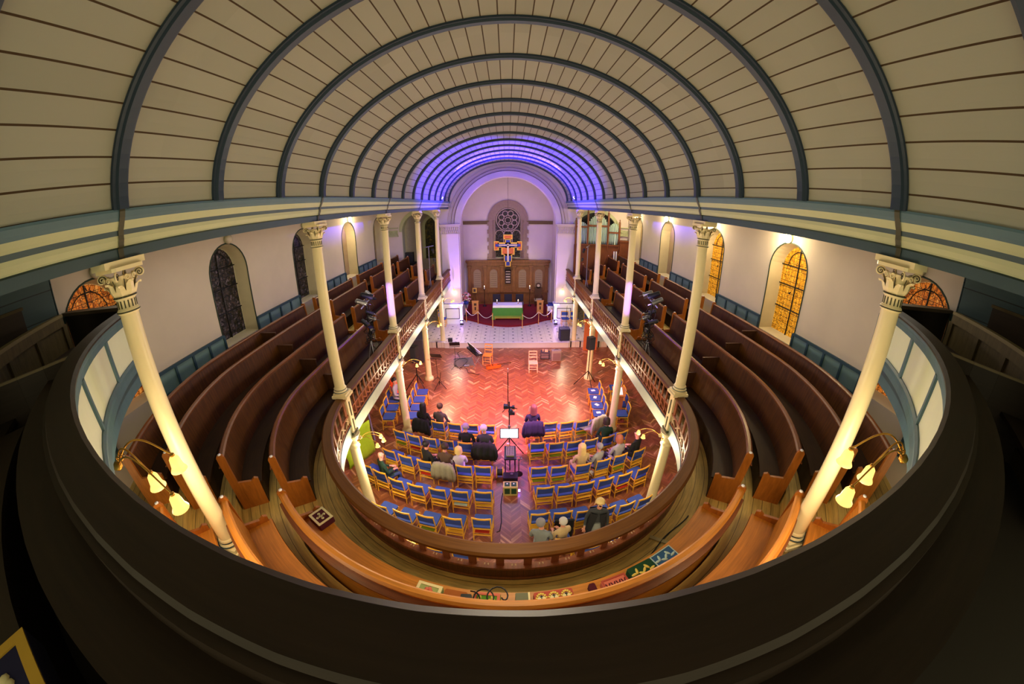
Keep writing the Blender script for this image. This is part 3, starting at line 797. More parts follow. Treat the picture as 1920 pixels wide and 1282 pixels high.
for side, nm in ((-1, 'left'), (1, 'right')):
    x0, x1 = ev[0]+0.03, XW-0.02; xm = side*(x0+x1)/2
    t = thing('end_parapet', 'dark plank parapet closing the upper gallery against the %s wall' % nm, 'parapet', (xm, 3.2, 5.86), 0, 'end parapets of the upper gallery', True)
    m = MB(); m.box((xm, 3.2, 6.22), (x1-x0, 0.07, 0.72)); m.build('boarding', M_DARK, t)
    m = MB(); m.box((xm, 3.2, 6.62), (x1-x0+0.04, 0.16, 0.05)); m.build('top_board', plain('lit_top_board', (84, 70, 54), 0.6), t)  # dark plank painted lighter for the light falling on its top
    # box pew with recessed panels
    t = thing('box_pew', 'dark panelled box pew front on the upper gallery, far %s edge' % nm, 'pew', (side*5.6, 1.9, 5.86), 0, 'box pews of the upper gallery', True)
    pa = [(0, CY, side*math.sin(rad(a)), -math.cos(rad(a))) for a in np.linspace(59, 30, 16)]
    m = MB(); m.sweep(rect(7.06, 7.10, 5.86, 6.74), pa); m.build('panel_front', M_DARKB, t)
    m = MB(); m.sweep(rect(7.02, 7.13, 6.72, 6.76), pa); m.build('top_rail', plain('pale_olive_wood', (120, 104, 64), 0.6), t)  # top rail in a lighter olive than the panels
    m = MB(); m.sweep(rect(7.03, 7.06, 6.60, 6.72), pa)
    m.sweep(rect(7.03, 7.06, 5.90, 6.02), pa); m.build('frame_rail', M_DARKB, t)
    for k in range(6):
        a = 59-29*k/5; x, y = hp(a, 7.045); m = MB(); m.box((side*x, y, 6.31), (0.03, 0.10, 0.6), Rz(side*(rad(a)-PI/2))); m.build('stile', M_DARKB, t)
    m = MB(); m.sweep(rect(6.72, 7.04, 6.24, 6.28), pa); m.build('bench_seat', M_DARK, t)
    # low partition running back from the rail
    t = thing('pew_partition', 'thin dark partition with a pale top edge, running back from the rail on the %s' % nm, 'partition', (side*4.1, 1.2, 5.86), 0, 'partitions behind the rail', True)
    pp = [(side*x, y) for x, y in ((3.95, 1.62), (4.05, 1.38), (4.18, 1.15), (4.6, 0.55))]
    m = MB(); e = MB()
    for (a, b) in zip(pp[:-1], pp[1:]):
        d = Vector((b[0]-a[0], b[1]-a[1], 0)); an = math.atan2(d.y, d.x); c = ((a[0]+b[0])/2, (a[1]+b[1])/2)
        m.box((c[0], c[1], 6.22), (d.length, 0.03, 0.72), Rz(an)); e.box((c[0], c[1], 6.59), (d.length, 0.04, 0.02), Rz(an))
    m.build('boarding', M_DARK, t); e.build('pale_edge', plain('pale_edge_wood', (120, 104, 78), 0.6), t)  # top edge in a paler tone than the boarding
# second dark pew behind, at the outer left and right
for side, nm in ((-1, 'left'), (1, 'right')):
    t = thing('back_pew', 'shadowy plank pew back against the boarded wall of the upper gallery, far %s' % nm, 'pew', (side*6.6, 1.2, 5.86), 0, 'back pews of the upper gallery', True)
    m = MB(); m.box((side*6.55, 0.6, 6.42), (0.05, 3.2, 1.1)); m.build('backrest', M_DARK, t)
    m = MB(); m.box((side*6.55, 0.6, 6.98), (0.10, 3.24, 0.04)); m.build('top_rail', M_DARKB, t)
    m = MB(); m.box((side*6.75, 0.6, 6.27), (0.36, 3.2, 0.04)); m.build('seat', M_DARK, t)
# ================================================================== east wall, chancel
def wall_x(x0, x1, zt, openings, y, z0=0.0):
    mb = MB()
    def q(pts): mb.add([(x, y, z) for x, z in pts], [tuple(range(len(pts)))])
    xs = x0
    for (xc, hw, sill, spr) in openings:
        q([(xs, z0), (xc-hw, z0), (xc-hw, zt), (xs, zt)])
        if sill > z0: q([(xc-hw, z0), (xc+hw, z0), (xc+hw, sill), (xc-hw, sill)])
        n = 24
        for i in range(n):
            a0 = PI-PI*i/n; a1 = PI-PI*(i+1)/n
            p0 = (xc+hw*math.cos(a0), spr+hw*math.sin(a0)); p1 = (xc+hw*math.cos(a1), spr+hw*math.sin(a1))
            q([p0, p1, (p1[0], zt), (p0[0], zt)])
        xs = xc+hw
    q([(xs, z0), (x1, z0), (x1, zt), (xs, zt)])
    return mb
def arch_band(mb, xc, spr, r0, r1, y0, y1, zb=None, n=32):
    """solid arched moulding between radii r0..r1, y0..y1, legs down to zb"""
    pr = [(r0, y0), (r1, y0), (r1, y1), (r0, y1)]; V = []
    A = [PI-PI*i/n for i in range(n+1)]
    pts = [(a, spr, 0) for a in A]
    rows = []
    if zb is not None: rows.append((PI, zb))
    rows += [(a, spr) for a in A]
    if zb is not None: rows.append((0, zb))
    for a, zz in rows:
        for r, y in pr: V.append((xc+r*math.cos(a), y, zz+r*math.sin(a)))
    F = [(i*4+j, (i+1)*4+j, (i+1)*4+(j+1) % 4, i*4+(j+1) % 4) for i in range(len(rows)-1) for j in range(4)]
    mb.add(V, F)
    return mb
ARC = [(-5.28, 1.10, 0.33, 6.05), (0, 2.85, 0.33, 6.30), (5.28, 1.38, 0.33, 5.78)]
S(wall_x(-7.28, 7.28, 10.2, ARC, 21.50, 0.32), 'wall_east', M_WALL_W)
m = MB(); arch_band(m, 0, 6.30, 2.82, 2.86, 21.46, 22.0, None); S(m, 'trim_arch_soffit', M_WALL_W)
m = MB(); arch_band(m, 0, 6.30, 2.85, 3.16, 21.40, 21.52, None); S(m, 'trim_arch_inner', M_WALL_W)
m = MB(); arch_band(m, 0, 6.30, 3.16, 3.18, 21.37, 21.5, None); arch_band(m, 0, 6.30, 3.34, 3.36, 21.42, 21.5, None); S(m, 'trim_arch_line', M_OAKD)
m = MB(); arch_band(m, 0, 6.30, 3.18, 3.34, 21.42, 21.52, None); arch_band(m, 0, 6.30, 3.36, 3.56, 21.45, 21.52, None); S(m, 'trim_arch_outer', M_WALL)
for (xc, hw, sl, sp) in (ARC[0], ARC[2]):
    m = MB(); arch_band(m, xc, sp, hw, hw+0.10, 21.44, 21.52, None); arch_band(m, xc, sp, hw+0.10, hw+0.19, 21.47, 21.52, None); arch_band(m, xc, sp, hw-0.02, hw, 21.48, 22.0, 0.33); S(m, 'trim_side_arch', M_CREAM)
# chancel shell
m = MB()
for s in (-1, 1): m.add([(s*3.12, 21.9, 0.3), (s*3.12, 25.5, 0.3), (s*3.12, 25.5, 10.2), (s*3.12, 21.9, 10.2)], [(0, 1, 2, 3)])
m.add([(-3.12, 21.5, 10.1), (3.12, 21.5, 10.1), (3.12, 25.5, 10.1), (-3.12, 25.5, 10.1)], [(0, 1, 2, 3)])
S(m, 'wall_chancel_sides', M_WALL_W)
S(wall_x(-3.12, 3.12, 10.2, [(0, 0.87, 3.8, 6.45)], 25.40, 0.3), 'wall_chancel_end', M_WALL_W)
m = MB()
for s in (-1, 1):
    m.add([(s*7.28, 24.3, 0.3), (s*3.12, 24.3, 0.3), (s*3.12, 24.3, 7.4), (s*7.28, 24.3, 7.4)], [(0, 1, 2, 3)])
    m.add([(s*7.28, 21.4, 7.38), (s*3.12, 21.4, 7.38), (s*3.12, 24.3, 7.38), (s*7.28, 24.3, 7.38)], [(0, 1, 2, 3)])
S(m, 'wall_transept', plain('dim_plaster', (170, 156, 146), 0.85))
m = MB(); m.box((-5.5, 22.95, 2.93), (3.6, 2.8, 0.1)); m.box((5.5, 22.95, 2.93), (3.6, 2.8, 0.1)); S(m, 'floor_transept', M_GFLOOR)
for s in (-1, 1):
    nm = 'left' if s < 0 else 'right'
    xm = s*3.42
    m = MB(); m.box((xm, 21.42, 3.7), (1.05, 0.34, 4.25)); S(m, 'wall_pier_'+nm, M_WALL_W)
    m = MB(); m.box((xm, 21.36, 5.83), (1.10, 0.44, 0.05)); m.box((xm, 21.34, 6.36), (1.24, 0.52, 0.08), taper=1.03); m.box((xm, 21.35, 6.28), (1.16, 0.48, 0.08)); m.box((xm, 21.38, 6.05), (1.08, 0.40, 0.40))
    for r in range(2):
        for k in range(9):
            x = xm-0.52+1.04*(k+0.5*r)/8.5
            m.ball((x, 21.17, 5.95+0.2*r), 0.062, 8, (0.8, 0.6, 1.5))
            m.ball((x+0.05, 21.16, 6.04+0.2*r), 0.035, 6)
    for k in range(12): m.ball((xm-0.54+1.08*k/11, 21.13, 6.29), 0.03, 6)
    S(m, 'trim_pier_capital', M_WALL)
    # frieze running on round the aisle corner
    m = MB(); x0 = s*6.95; m.box((x0, 21.44, 6.30), (0.66, 0.14, 0.05)); m.box((x0, 21.45, 5.98), (0.62, 0.10, 0.34)); m.box((x0, 21.44, 5.80), (0.66, 0.14, 0.04))
    for k in range(5):
        m.ball((x0-0.26+0.13*k, 21.39, 6.02), 0.055, 8, (0.8, 0.6, 1.4)); m.ball((x0-0.2+0.13*k, 21.39, 5.9), 0.03, 6)
    S(m, 'trim_aisle_frieze', M_CREAM)
    m = MB(); m.box((xm, 21.28, 0.92), (1.20, 0.50, 1.20)); m.box((xm, 21.26, 1.55), (1.32, 0.58, 0.10), taper=1.0); m.box((xm, 21.27, 1.48), (1.26, 0.54, 0.06)); m.box((xm, 21.26, 0.37), (1.30, 0.56, 0.10))
    S(m, 'wall_plinth_'+nm, M_WHITE)
    m = MB()
    for z in (0.66, 1.30): m.box((xm, 21.02, z), (0.86, 0.02, 0.035))
    for q in (-0.42, 0.42): m.box((xm+q, 21.02, 0.98), (0.035, 0.02, 0.66))
    m.box((xm, 21.0, 1.62), (1.30, 0.06, 0.02))
    S(m, 'trim_plinth_panel', plain('black_panel_line', (30, 32, 44), 0.5))
# string course
m = MB()
for s in (-1, 1): m.box((s*2.2, 25.36, 6.27), (1.84, 0.10, 0.22)); m.box((s*2.2, 25.34, 6.38), (1.84, 0.14, 0.03))
S(m, 'trim_string_course', plain('brown_stone_band', (110, 92, 62), 0.8, var=0.25, scale=12))
# east window with stone tracery
m = MB(); arch_band(m, 0, 6.45, 0.86, 1.32, 25.30, 25.46, 3.8, 40)
for s in (-1, 1):
    for k in range(9):
        if k % 2 == 0: m.box((s*1.36, 25.36, 3.95+0.28*k), (0.14, 0.11, 0.26))
    m.lathe([(0.06, 3.8), (0.055, 3.9), (0.05, 6.3), (0.08, 6.42)], (s*0.98, 25.27, 0), 10)
arch_band(m, 0, 6.45, 1.27, 1.37, 25.24, 25.42, None, 40); m.box((0, 25.3, 3.76), (2.9, 0.2, 0.08))
ew = m.build('window_11', M_STONE, kind='structure')
m = MB(); yv = 25.44
def ring(mb, cx, cz, r, t=0.028, n=20, a0=0, a1=2*PI, y=yv):
    mb.tube([(cx+r*math.cos(a0+(a1-a0)*i/n), y, cz+r*math.sin(a0+(a1-a0)*i/n)) for i in range(n+1)], t, 6)
ring(m, 0, 6.42, 0.20); ring(m, 0, 6.45, 0.80, 0.035)
for k in range(8):
    a = PI*k/4+PI/8; ring(m, 0.49*math.cos(a), 6.43+0.49*math.sin(a), 0.185, 0.03, 16)
for xx in (-0.29, 0.29): m.cyl((xx, yv, 3.8), (xx, yv, 5.5), 0.035, 6)
for xx in (-0.58, 0, 0.58): ring(m, xx, 5.45, 0.28, 0.03, 12, 0, PI)
m.build('tracery', plain('pale_tracery_stone', (196, 168, 158), 0.8), ew)
g = MB(); pts = [(0.86*math.cos(PI-PI*i/20), 6.45+0.86*math.sin(PI-PI*i/20)) for i in range(21)]; pts = [(-0.86, 3.8)]+pts+[(0.86, 3.8)]
g.add([(x, 25.47, z) for x, z in pts], [tuple(range(len(pts)))], [[(x, z) for x, z in pts]]); g.build('dark_glass', M_SD, ew)
# window at the end of the left aisle
m = MB(); arch_band(m, -4.95, 6.15, 0.62, 0.80, 24.18, 24.3, 4.0, 24); aw = m.build('window_12', M_CREAM, kind='structure')
g = MB(); pts = [(-4.95+0.62*math.cos(PI-PI*i/16), 6.15+0.62*math.sin(PI-PI*i/16)) for i in range(17)]; pts = [(-5.57, 4.0)]+pts+[(-4.33, 4.0)]
g.add([(x, 24.26, z) for x, z in pts], [tuple(range(len(pts)))], [[(x, z) for x, z in pts]]); g.build('olive_glass', stained('olive_stained_glass', [(30, 26, 10), (70, 60, 20), (44, 38, 14), (104, 84, 20), (24, 20, 10)], 0.12, 10.0), aw)
g = MB(); g.box((-4.95, 24.22, 5.0), (1.24, 0.04, 0.05)); g.box((-4.95, 24.22, 5.9), (0.04, 0.04, 1.9)); g.build('glazing_bars', M_BLACK, aw)

# ---------------------------------------------------------------- reredos
t = thing('reredos', 'carved oak reredos with arched panels below the traceried end window', 'altar screen', (0, 25.2, 0.45), 0, None, True)
m = MB(); m.box((0, 25.28, 1.9), (5.7, 0.12, 2.9)); m.build('back_panel', M_OAK, t)
m = MB(); m.box((0, 25.16, 3.60), (5.95, 0.42, 0.10)); m.box((0, 25.18, 3.50), (5.85, 0.34, 0.10), taper=1.02); m.box((0, 25.2, 3.36), (5.75, 0.26, 0.16)); m.build('cornice', M_OAK, t)
for k, x in enumerate((-2.74, -1.62, -0.42, 0.42, 1.62, 2.74)):
    m = MB(); m.box((x, 25.16, 2.3), (0.20, 0.14, 1.9)); m.box((x, 25.14, 3.2), (0.30, 0.2, 0.12)); m.box((x, 25.15, 1.4), (0.26, 0.18, 0.14))
    m.build('pilaster', M_OAK, t)
for x in (-2.18, -1.02, 1.02, 2.18):
    m = MB(); n = 12; hw = 0.27; pts = [(x-hw, 1.65)]+[(x+hw*math.cos(PI-PI*i/n), 2.72+hw*math.sin(PI-PI*i/n)) for i in range(n+1)]+[(x+hw, 1.65)]
    N = len(pts); m.add([(a, 25.20, b) for a, b in pts]+[(a, 25.235, b) for a, b in pts], [tuple(range(N-1, -1, -1))]+[(i, (i+1) % N, N+(i+1) % N, N+i) for i in range(N)])
    p = m.build('arched_tablet', plain('grey_tablet', (150, 128, 98), 0.6), t, label='grey arched tablet with faint lines of writing')
    l = MB()
    for k in range(7): l.box((x, 25.195, 1.8+0.15*k), (0.40, 0.008, 0.02))
    l.build('faint_lines', plain('faint_line', (110, 88, 58), 0.7), p)
    f = MB(); arch_band(f, x, 2.72, 0.27, 0.34, 25.15, 25.22, 1.65, 14); f.build('arch_frame', M_OAK, t)
m = MB(); m.box((0, 25.15, 2.45), (0.42, 0.10, 1.0)); m.lathe([(0.21, 0), (0.21, 0.10)], (0, 25.2, 2.95), 20, Rx(PI/2)); p = m.build('centre_tablet', plain('dark_tablet', (52, 30, 34), 0.5), t, label='dark round-headed tablet with white lettering lines')
l = MB()
for k in range(5): l.box((0, 25.09, 2.08+0.19*k), (0.30, 0.008, 0.07))
l.build('white_lines', plain('pale_letter_band', (206, 190, 176), 0.6), p)
for k in range(8):
    m = MB(); x = -2.45+0.7*k; m.box((x, 25.19, 0.95), (0.50, 0.05, 0.72), taper=1.0); m.build('lower_panel', M_OAK, t)
m = MB(); m.box((0, 25.15, 1.36), (5.75, 0.16, 0.07)); m.box((0, 25.16, 0.50), (5.75, 0.14, 0.12)); m.build('middle_rail', M_OAK, t)
# painted cross (plain stand-in)
t = thing('painted_cross', 'large painted hanging cross with gold edges and blue bands, before the end window', 'cross', (0, 24.6, 3.3), 0, None, True)
def plate(mb, x0, x1, z0, z1, y0, y1): mb.box(((x0+x1)/2, (y0+y1)/2, (z0+z1)/2), (x1-x0, y1-y0, z1-z0))
m = MB()
for a in ((-0.31, 0.31, 5.16, 5.47), (-0.19, 0.19, 3.28, 5.2), (-0.95, -0.62, 4.40, 5.02), (0.62, 0.95, 4.40, 5.02), (-0.75, 0.75, 4.60, 4.94), (-0.45, 0.45, 4.10, 4.7), (-0.27, 0.27, 3.62, 4.2)): plate(m, *a, 24.58, 24.64)
m.build('gold_board', M_GOLD, t)
m = MB()
for a in ((-0.25, 0.25, 5.22, 5.42), (-0.90, -0.70, 4.45, 4.97), (0.70, 0.90, 4.45, 4.97), (-0.38, 0.38, 4.16, 4.56)): plate(m, *a, 24.565, 24.59)
m.build('orange_fields', M_ORANGE, t)
m = MB()
for a in ((-0.85, 0.85, 4.66, 4.84), (-0.12, 0.12, 3.34, 3.6), (-0.22, 0.22, 3.68, 4.02), (-0.14, 0.14, 4.95, 5.12)): plate(m, *a, 24.55, 24.57)
m.build('blue_fields', M_PBLUE, t)
m = MB(); plate(m, -0.62, 0.62, 4.72, 4.79, 24.535, 24.56); plate(m, -0.06, 0.06, 3.62, 4.86, 24.535, 24.56); m.build('pale_inner_cross', plain('pale_painted_cross', (206, 186, 160), 0.6), t)
m = MB(); m.cyl((0, 24.6, 5.47), (0, 24.6, 10.05), 0.008, 5); m.build('hanging_wire', M_BLACK, t)
# carpet
m = MB(); N = 24; V = []; 
fr = [(-2.85, 21.75), (-2.4, 21.6)]+[(-1.9+3.8*i/N, 21.2-0.85*math.sin(PI*i/N)**0.8) for i in range(N+1)]+[(2.4, 21.6), (2.85, 21.75), (2.85, 25.3), (-2.85, 25.3)]
n = len(fr); m.add([(x, y, 0.32) for x, y in fr]+[(x, y, 0.45) for x, y in fr], [tuple(range(n, 2*n))]+[(i, (i+1) % n, n+(i+1) % n, n+i) for i in range(n)])
tag(at(m.build('carpet', M_CARPET), (0, 22, 0.32)), 'dark red carpet with a curved front edge on the raised chancel step', 'carpet')
# altar
t = thing('altar', 'altar table under a green frontal and white cloth on the red carpet', 'altar', (-0.04, 21.65, 0.45), 0, None, True)
m = MB(); m.box((-0.04, 21.65, 1.36), (1.75, 0.66, 0.06))
for a in (-0.82, 0.74):
    for b in (21.38, 21.92): m.box((a, b, 0.9), (0.08, 0.08, 0.9))
m.build('table', M_OAK, t)
m = MB(); m.box((-0.04, 21.31, 0.97), (1.72, 0.03, 0.74))
for s in (-1, 1):
    x = -0.04+s*0.9
    m.lathe([(0.12, 0), (0.09, 0.2), (0.035, 0.65), (0.02, 0.85)], (x, 21.34, 0.50), 12, None, 0.8); m.box((x, 21.65, 0.97), (0.03, 0.62, 0.80))
m.build('green_frontal', M_GREEN, t)
m = MB(); m.box((-0.04, 21.30, 0.60), (1.72, 0.012, 0.05)); m.box((-0.04, 21.30, 0.70), (1.72, 0.012, 0.02)); m.build('gold_fringe', M_GOLD, t)
m = MB(); m.box((-0.04, 21.65, 1.40), (1.82, 0.72, 0.02)); m.box((-0.04, 21.285, 1.33), (1.82, 0.015, 0.14)); m.build('white_cloth', M_WHITE, t)
for x, nm in ((-0.7, 'left'), (0.62, 'right')):
    t = thing('candlestick', 'small lit candle standing on the %s end of the altar' % nm, 'candlestick', (x, 21.72, 1.41), 0, 'candles on the altar')
    m = MB(); m.lathe([(0.05, 0), (0.05, 0.015), (0.015, 0.03), (0.015, 0.08), (0.035, 0.1)], n=12); m.build('base', M_BRASS, t)
    m = MB(); m.lathe([(0.025, 0.10), (0.025, 0.2)], n=10); m.build('candle', M_WHITE, t)
    m = MB(); m.ball((0, 0, 0.225), 0.016, 8, (1, 1, 1.6)); m.build('flame', emis('flame', (255, 190, 120), 12), t)
# rail posts and ropes
RP = [(-2.63, 21.45), (-1.86, 21.05), (-0.93, 20.36), (0.83, 20.28), (1.86, 20.95), (2.70, 21.3)]
pn = ['outermost left', 'second from the left', 'left of the altar', 'right of the altar', 'second from the right', 'outermost right']
p0 = None
for (x, y), nmx in zip(RP, pn):
    if p0 is None:
        t = p0 = thing('rail_post', 'wooden communion rail post, %s, at the edge of the red carpet' % nmx, 'post', (x, y, 0.32), 0, 'rail posts before the altar')
        m = MB(); m.lathe([(0.05, 0), (0.05, 0.03), (0.022, 0.05), (0.022, 0.80), (0.035, 0.82), (0.02, 0.84)], n=10); m.build('post', M_BEECHO, t)
        m = MB(); m.ball((0, 0, 0.87), 0.035, 10); m.build('finial', M_BRASS, t)
    else: dup(p0, (x, y, 0.32), 0, 'wooden communion rail post, %s, at the edge of the red carpet' % nmx)
for i, nmx in ((0, 'leftmost, between the outer posts'), (1, 'left of the altar, hanging in a deep curve'), (3, 'right of the altar, hanging in a deep curve'), (4, 'rightmost, between the outer posts')):
    a, b = RP[i], RP[i+1]; m = MB()
    m.tube([(a[0]+(b[0]-a[0])*k/14, a[1]+(b[1]-a[1])*k/14, 1.10-0.30*math.sin(PI*k/14)) for k in range(15)], 0.018, 6)
    tag(at(m.build('barrier_rope', M_ROPE), (a[0], a[1], 1.1)), 'white barrier rope, %s' % nmx, 'rope', 'ropes between the rail posts')
# prayer desks, chairs and candle stands
for x, y, nm in ((-2.15, 22.6, 'left'), (2.1, 22.7, 'right')):
    t = thing('prayer_desk', 'small pale wooden prayer desk on the red carpet, %s of the altar' % nm, 'desk', (x, y, 0.45), 0, 'prayer desks beside the altar')
    m = MB(); m.box((0, 0, 0.45), (0.42, 0.05, 0.86)); m.box((0, -0.02, 0.9), (0.46, 0.09, 0.05)); m.build('front', M_BEECHO, t)
    m = MB(); m.box((0, -0.03, 0.68), (0.16, 0.02, 0.16)); m.box((0, -0.03, 0.40), (0.10, 0.02, 0.22)); m.build('carved_opening', M_OAKD, t)
    m = MB(); m.box((0, 0.15, 0.80), (0.42, 0.3, 0.03), Rx(-0.3)); m.build('book_board', M_BEECHO, t)
for x, nm in ((-1.66, 'left'), (1.52, 'right')):
    t = thing('candle_stand', 'tall dark candle stand before the reredos, %s of the altar' % nm, 'candle stand', (x, 24.6, 0.45), 0, 'tall candle stands')
    m = MB(); m.lathe([(0.14, 0), (0.14, 0.03), (0.03, 0.07), (0.018, 0.5), (0.018, 1.18), (0.08, 1.22), (0.08, 1.24)], n=12); m.build('stand', M_BLACK, t)
    m = MB(); m.lathe([(0.03, 1.24), (0.03, 1.42)], n=10); m.build('candle', M_WHITE, t)
    m = MB(); m.ball((0, 0, 1.45), 0.02, 8, (1, 1, 1.6)); m.build('flame', emis('flame', (255, 190, 120), 12), t)
t = thing('carved_chair', 'tall carved dark chair with a round crest and pale cushion, right of the reredos', 'chair', (2.15, 24.7, 0.45), 0)
m = MB(); m.box((0, 0.2, 0.85), (0.5, 0.06, 0.9)); m.lathe([(0.2, -0.03), (0.2, 0.03)], (0, 0.2, 1.42), 20, Rx(PI/2)); m.build('backrest', M_OAKD, t)
m = MB(); m.lathe([(0.10, 0), (0.10, 0.03)], (0, 0.16, 1.42), 16, Rx(PI/2)); m.build('round_boss', plain('pale_boss', (196, 180, 150), 0.5), t)
m = MB(); m.box((0, -0.05, 0.44), (0.56, 0.5, 0.08)); m.build('seat', plain('pale_cushion', (190, 180, 150), 0.9), t)
for a in (-0.24, 0.24):
    for b in (-0.26, 0.18):
        m = MB(); m.box((a, b, 0.2), (0.06, 0.06, 0.4)); m.build('leg', M_OAKD, t)
    m = MB(); m.box((a, -0.05, 0.68), (0.05, 0.5, 0.05)); m.box((a, -0.26, 0.55), (0.05, 0.05, 0.24)); m.build('arm', M_OAKD, t)
for k, x in enumerate((-0.78, 0.0, 0.78)):
    t = thing('altar_chair', 'low dark upholstered chair behind the altar, %s of three' % ('left', 'middle', 'right')[k], 'chair', (x, 23.6, 0.45), 0, 'dark chairs behind the altar')
    m = MB(); m.box((0, 0.22, 0.8), (0.52, 0.08, 0.5), bev=0.03); m.build('backrest', plain('charcoal_fabric', (40, 38, 52), 0.9), t)
    m = MB(); m.box((0, -0.02, 0.46), (0.54, 0.5, 0.1), bev=0.03); m.build('seat', plain('grey_violet_fabric', (84, 78, 104), 0.9), t)
    m = MB()
    for a in (-0.22, 0.22):
        for b in (-0.2, 0.2): m.box((a, b, 0.2), (0.05, 0.05, 0.42))
    m.build('leg', M_OAKD, t)
t = thing('icon_stand', 'small framed picture on an easel at the left end of the reredos', 'picture', (-2.35, 24.6, 0.45), 0)
m = MB(); m.box((0, 0, 1.15), (0.30, 0.03, 0.34), Rx(-0.15)); m.build('frame', M_GOLD, t)
m = MB(); m.box((0, -0.02, 1.15), (0.16, 0.02, 0.2), Rx(-0.15)); m.build('picture', plain('icon_dark', (70, 50, 40), 0.6), t)
m = MB()
for a in (-0.18, 0.18): m.cyl((a, -0.05, 0), (0, 0.03, 1.3), 0.014, 6)
m.cyl((0, 0.3, 0), (0, 0.03, 1.3), 0.014, 6); m.box((0, -0.04, 0.97), (0.34, 0.08, 0.03)); m.build('easel', M_OAKD, t)
# flowers
t = thing('flower_arrangement', 'large pink and white flower arrangement on a stand beside the left pier', 'flowers', (-2.72, 22.3, 0.45), 0)
m = MB(); m.lathe([(0.16, 0), (0.16, 0.03), (0.03, 0.06), (0.025, 0.75), (0.12, 0.78)], n=12); m.build('stand', M_BLACK, t)
m = MB(); m.lathe([(0.12, 0.78), (0.18, 0.85), (0.17, 0.98), (0.14, 1.0)], n=14); m.build('bowl', M_PBLUE, t)
r_ = random.Random(3); m = MB(); mats = [plain('pink_petals', (216, 120, 128), 0.8), plain('white_petals', (236, 214, 206), 0.8), plain('flower_leaves', (60, 84, 40), 0.8)]
for k in range(90):
    a = r_.uniform(0, 2*PI); q = r_.uniform(0, 0.34); z = 1.0+r_.uniform(0, 0.62)*(1-q)
    m.m = r_.choice((0, 0, 1, 1, 2)); m.ball((q*math.cos(a), q*math.sin(a)*0.8, z), r_.uniform(0.035, 0.07), 6, (1, 1, 0.6), Rx(r_.uniform(-1, 1)))
m.build('bouquet', mats, t)
# floor uplights washing the piers
for x, nm in ((-2.86, 'left'), (2.92, 'right')):
    t = thing('floor_uplight', 'small glowing blue floor uplight at the foot of the %s pier' % nm, 'stage light', (x, 20.85, 0.32), 0, 'blue floor uplights')
    m = MB(); m.box((0, 0, 0.03), (0.22, 0.16, 0.05)); m.lathe([(0.09, 0), (0.10, 0.16)], (0, 0.05, 0.12), 14, Rx(-0.5)); m.build('housing', M_BLACKP, t)
    m = MB(); m.lathe([(0.085, 0), (0.0, 0.01)], (0, 0.13, 0.265), 14, Rx(-0.5)); m.lathe([(0.06, 0), (0.0, 0.008)], (0, -0.05, 0.2), 12, Rx(0.9)); m.build('lens', emis('violet_lens', (150, 110, 255), 18), t)
    s = -1 if x < 0 else 1
    light('SPOT', 'uplight_beam', (x*1.12, 20.62, 0.45), 1500, (0.2, 0.09, 1.0), 0.03, (s*3.42, 21.3, 4.6), 34, 0.5)
    light('SPOT', 'uplight_beam', (x*0.95, 20.7, 0.45), 420, (0.36, 0.18, 1.0), 0.03, (s*2.4, 21.5, 8.8), 40, 0.6)
    light('SPOT', 'uplight_beam', (x, 20.7, 0.45), 90, (0.6,0.3,1.0), 0.03, (-s*0.5, 25.4, 8.6), 60, 0.7)
# two fixtures on the cornices
for s, nm in ((-1, 'left'), (1, 'right')):
    t = thing('cornice_floodlight', 'tiny floodlight standing on the %s cornice in the blue-lit bay' % nm, 'stage light', (s*3.36, 18.6, 7.735), 0, 'floodlights on the cornices')
    m = MB(); m.box((s*0.05, 0, 0.015), (0.12, 0.1, 0.03)); m.box((s*0.03, 0, 0.12), (0.10, 0.16, 0.14), Ry(-s*0.4)); m.build('housing', M_BLACKP, t)
    m = MB(); m.box((-s*0.03, 0, 0.14), (0.012, 0.13, 0.11), Ry(-s*0.4)); m.build('lens', emis('white_lens', (255, 240, 255), 6), t)

# ---------------------------------------------------------------- organ
t = thing('pipe_organ', 'pipe organ with pale green pipes in a brown wooden case, right-hand arch', 'organ', (5.28, 21.2, 2.98), 0, None, True)
m = MB(); m.box((5.28, 21.25, 4.1), (2.76, 0.36, 2.24)); m.build('lower_case', M_ORGAN, t)
m = MB()
for x in (3.95, 4.66, 5.90, 6.60): m.box((x, 21.06, 6.05 if x in (4.66, 5.90) else 5.8), (0.10, 0.10, 2.2 if x in (4.66, 5.90) else 1.6)); m.lathe([(0.03, 0), (0.06, 0.05), (0.02, 0.10), (0.045, 0.16), (0.0, 0.24)], (x, 21.06, 7.10 if x in (4.66, 5.90) else 6.58), 10)
m.build('case_posts', M_ORGAN, t)
m = MB(); m.box((4.3, 21.04, 6.28), (0.66, 0.06, 0.10)); m.box((6.25, 21.04, 6.0), (0.66, 0.06, 0.10)); m.box((5.28, 21.04, 6.36), (1.2, 0.06, 0.12)); m.box((5.28, 21.04, 5.24), (2.76, 0.14, 0.07)); m.build('cross_rails', M_ORGAN, t)
m = MB(); m.box((5.28, 21.9, 6.1), (2.6, 0.05, 2.1)); m.build('dark_interior', M_BLACKP, t)  # black sheet put in as the shade behind the pipes
M_PIPE = plain('organ_pipe_metal', (186, 214, 200), 0.35, 0.1, var=0.08)
def pipe(x, z1, r, y=21.1):
    m = MB(); m.lathe([(0.008, 5.27), (r, 5.50), (r, z1)], (x, y, 0), 10); o = m.build('organ_pipe', M_PIPE, t); return o
for k in range(7): pipe(4.02+0.095*k, 6.42+0.10*math.sin(PI*k/6)*1.4, 0.034)
for k in range(12): pipe(4.76+0.095*k, 6.62+0.40*math.sin(PI*k/11)**0.8, 0.040)
for k in range(8): pipe(5.98+0.085*k, 6.35+0.22*math.sin(PI*k/7), 0.034)
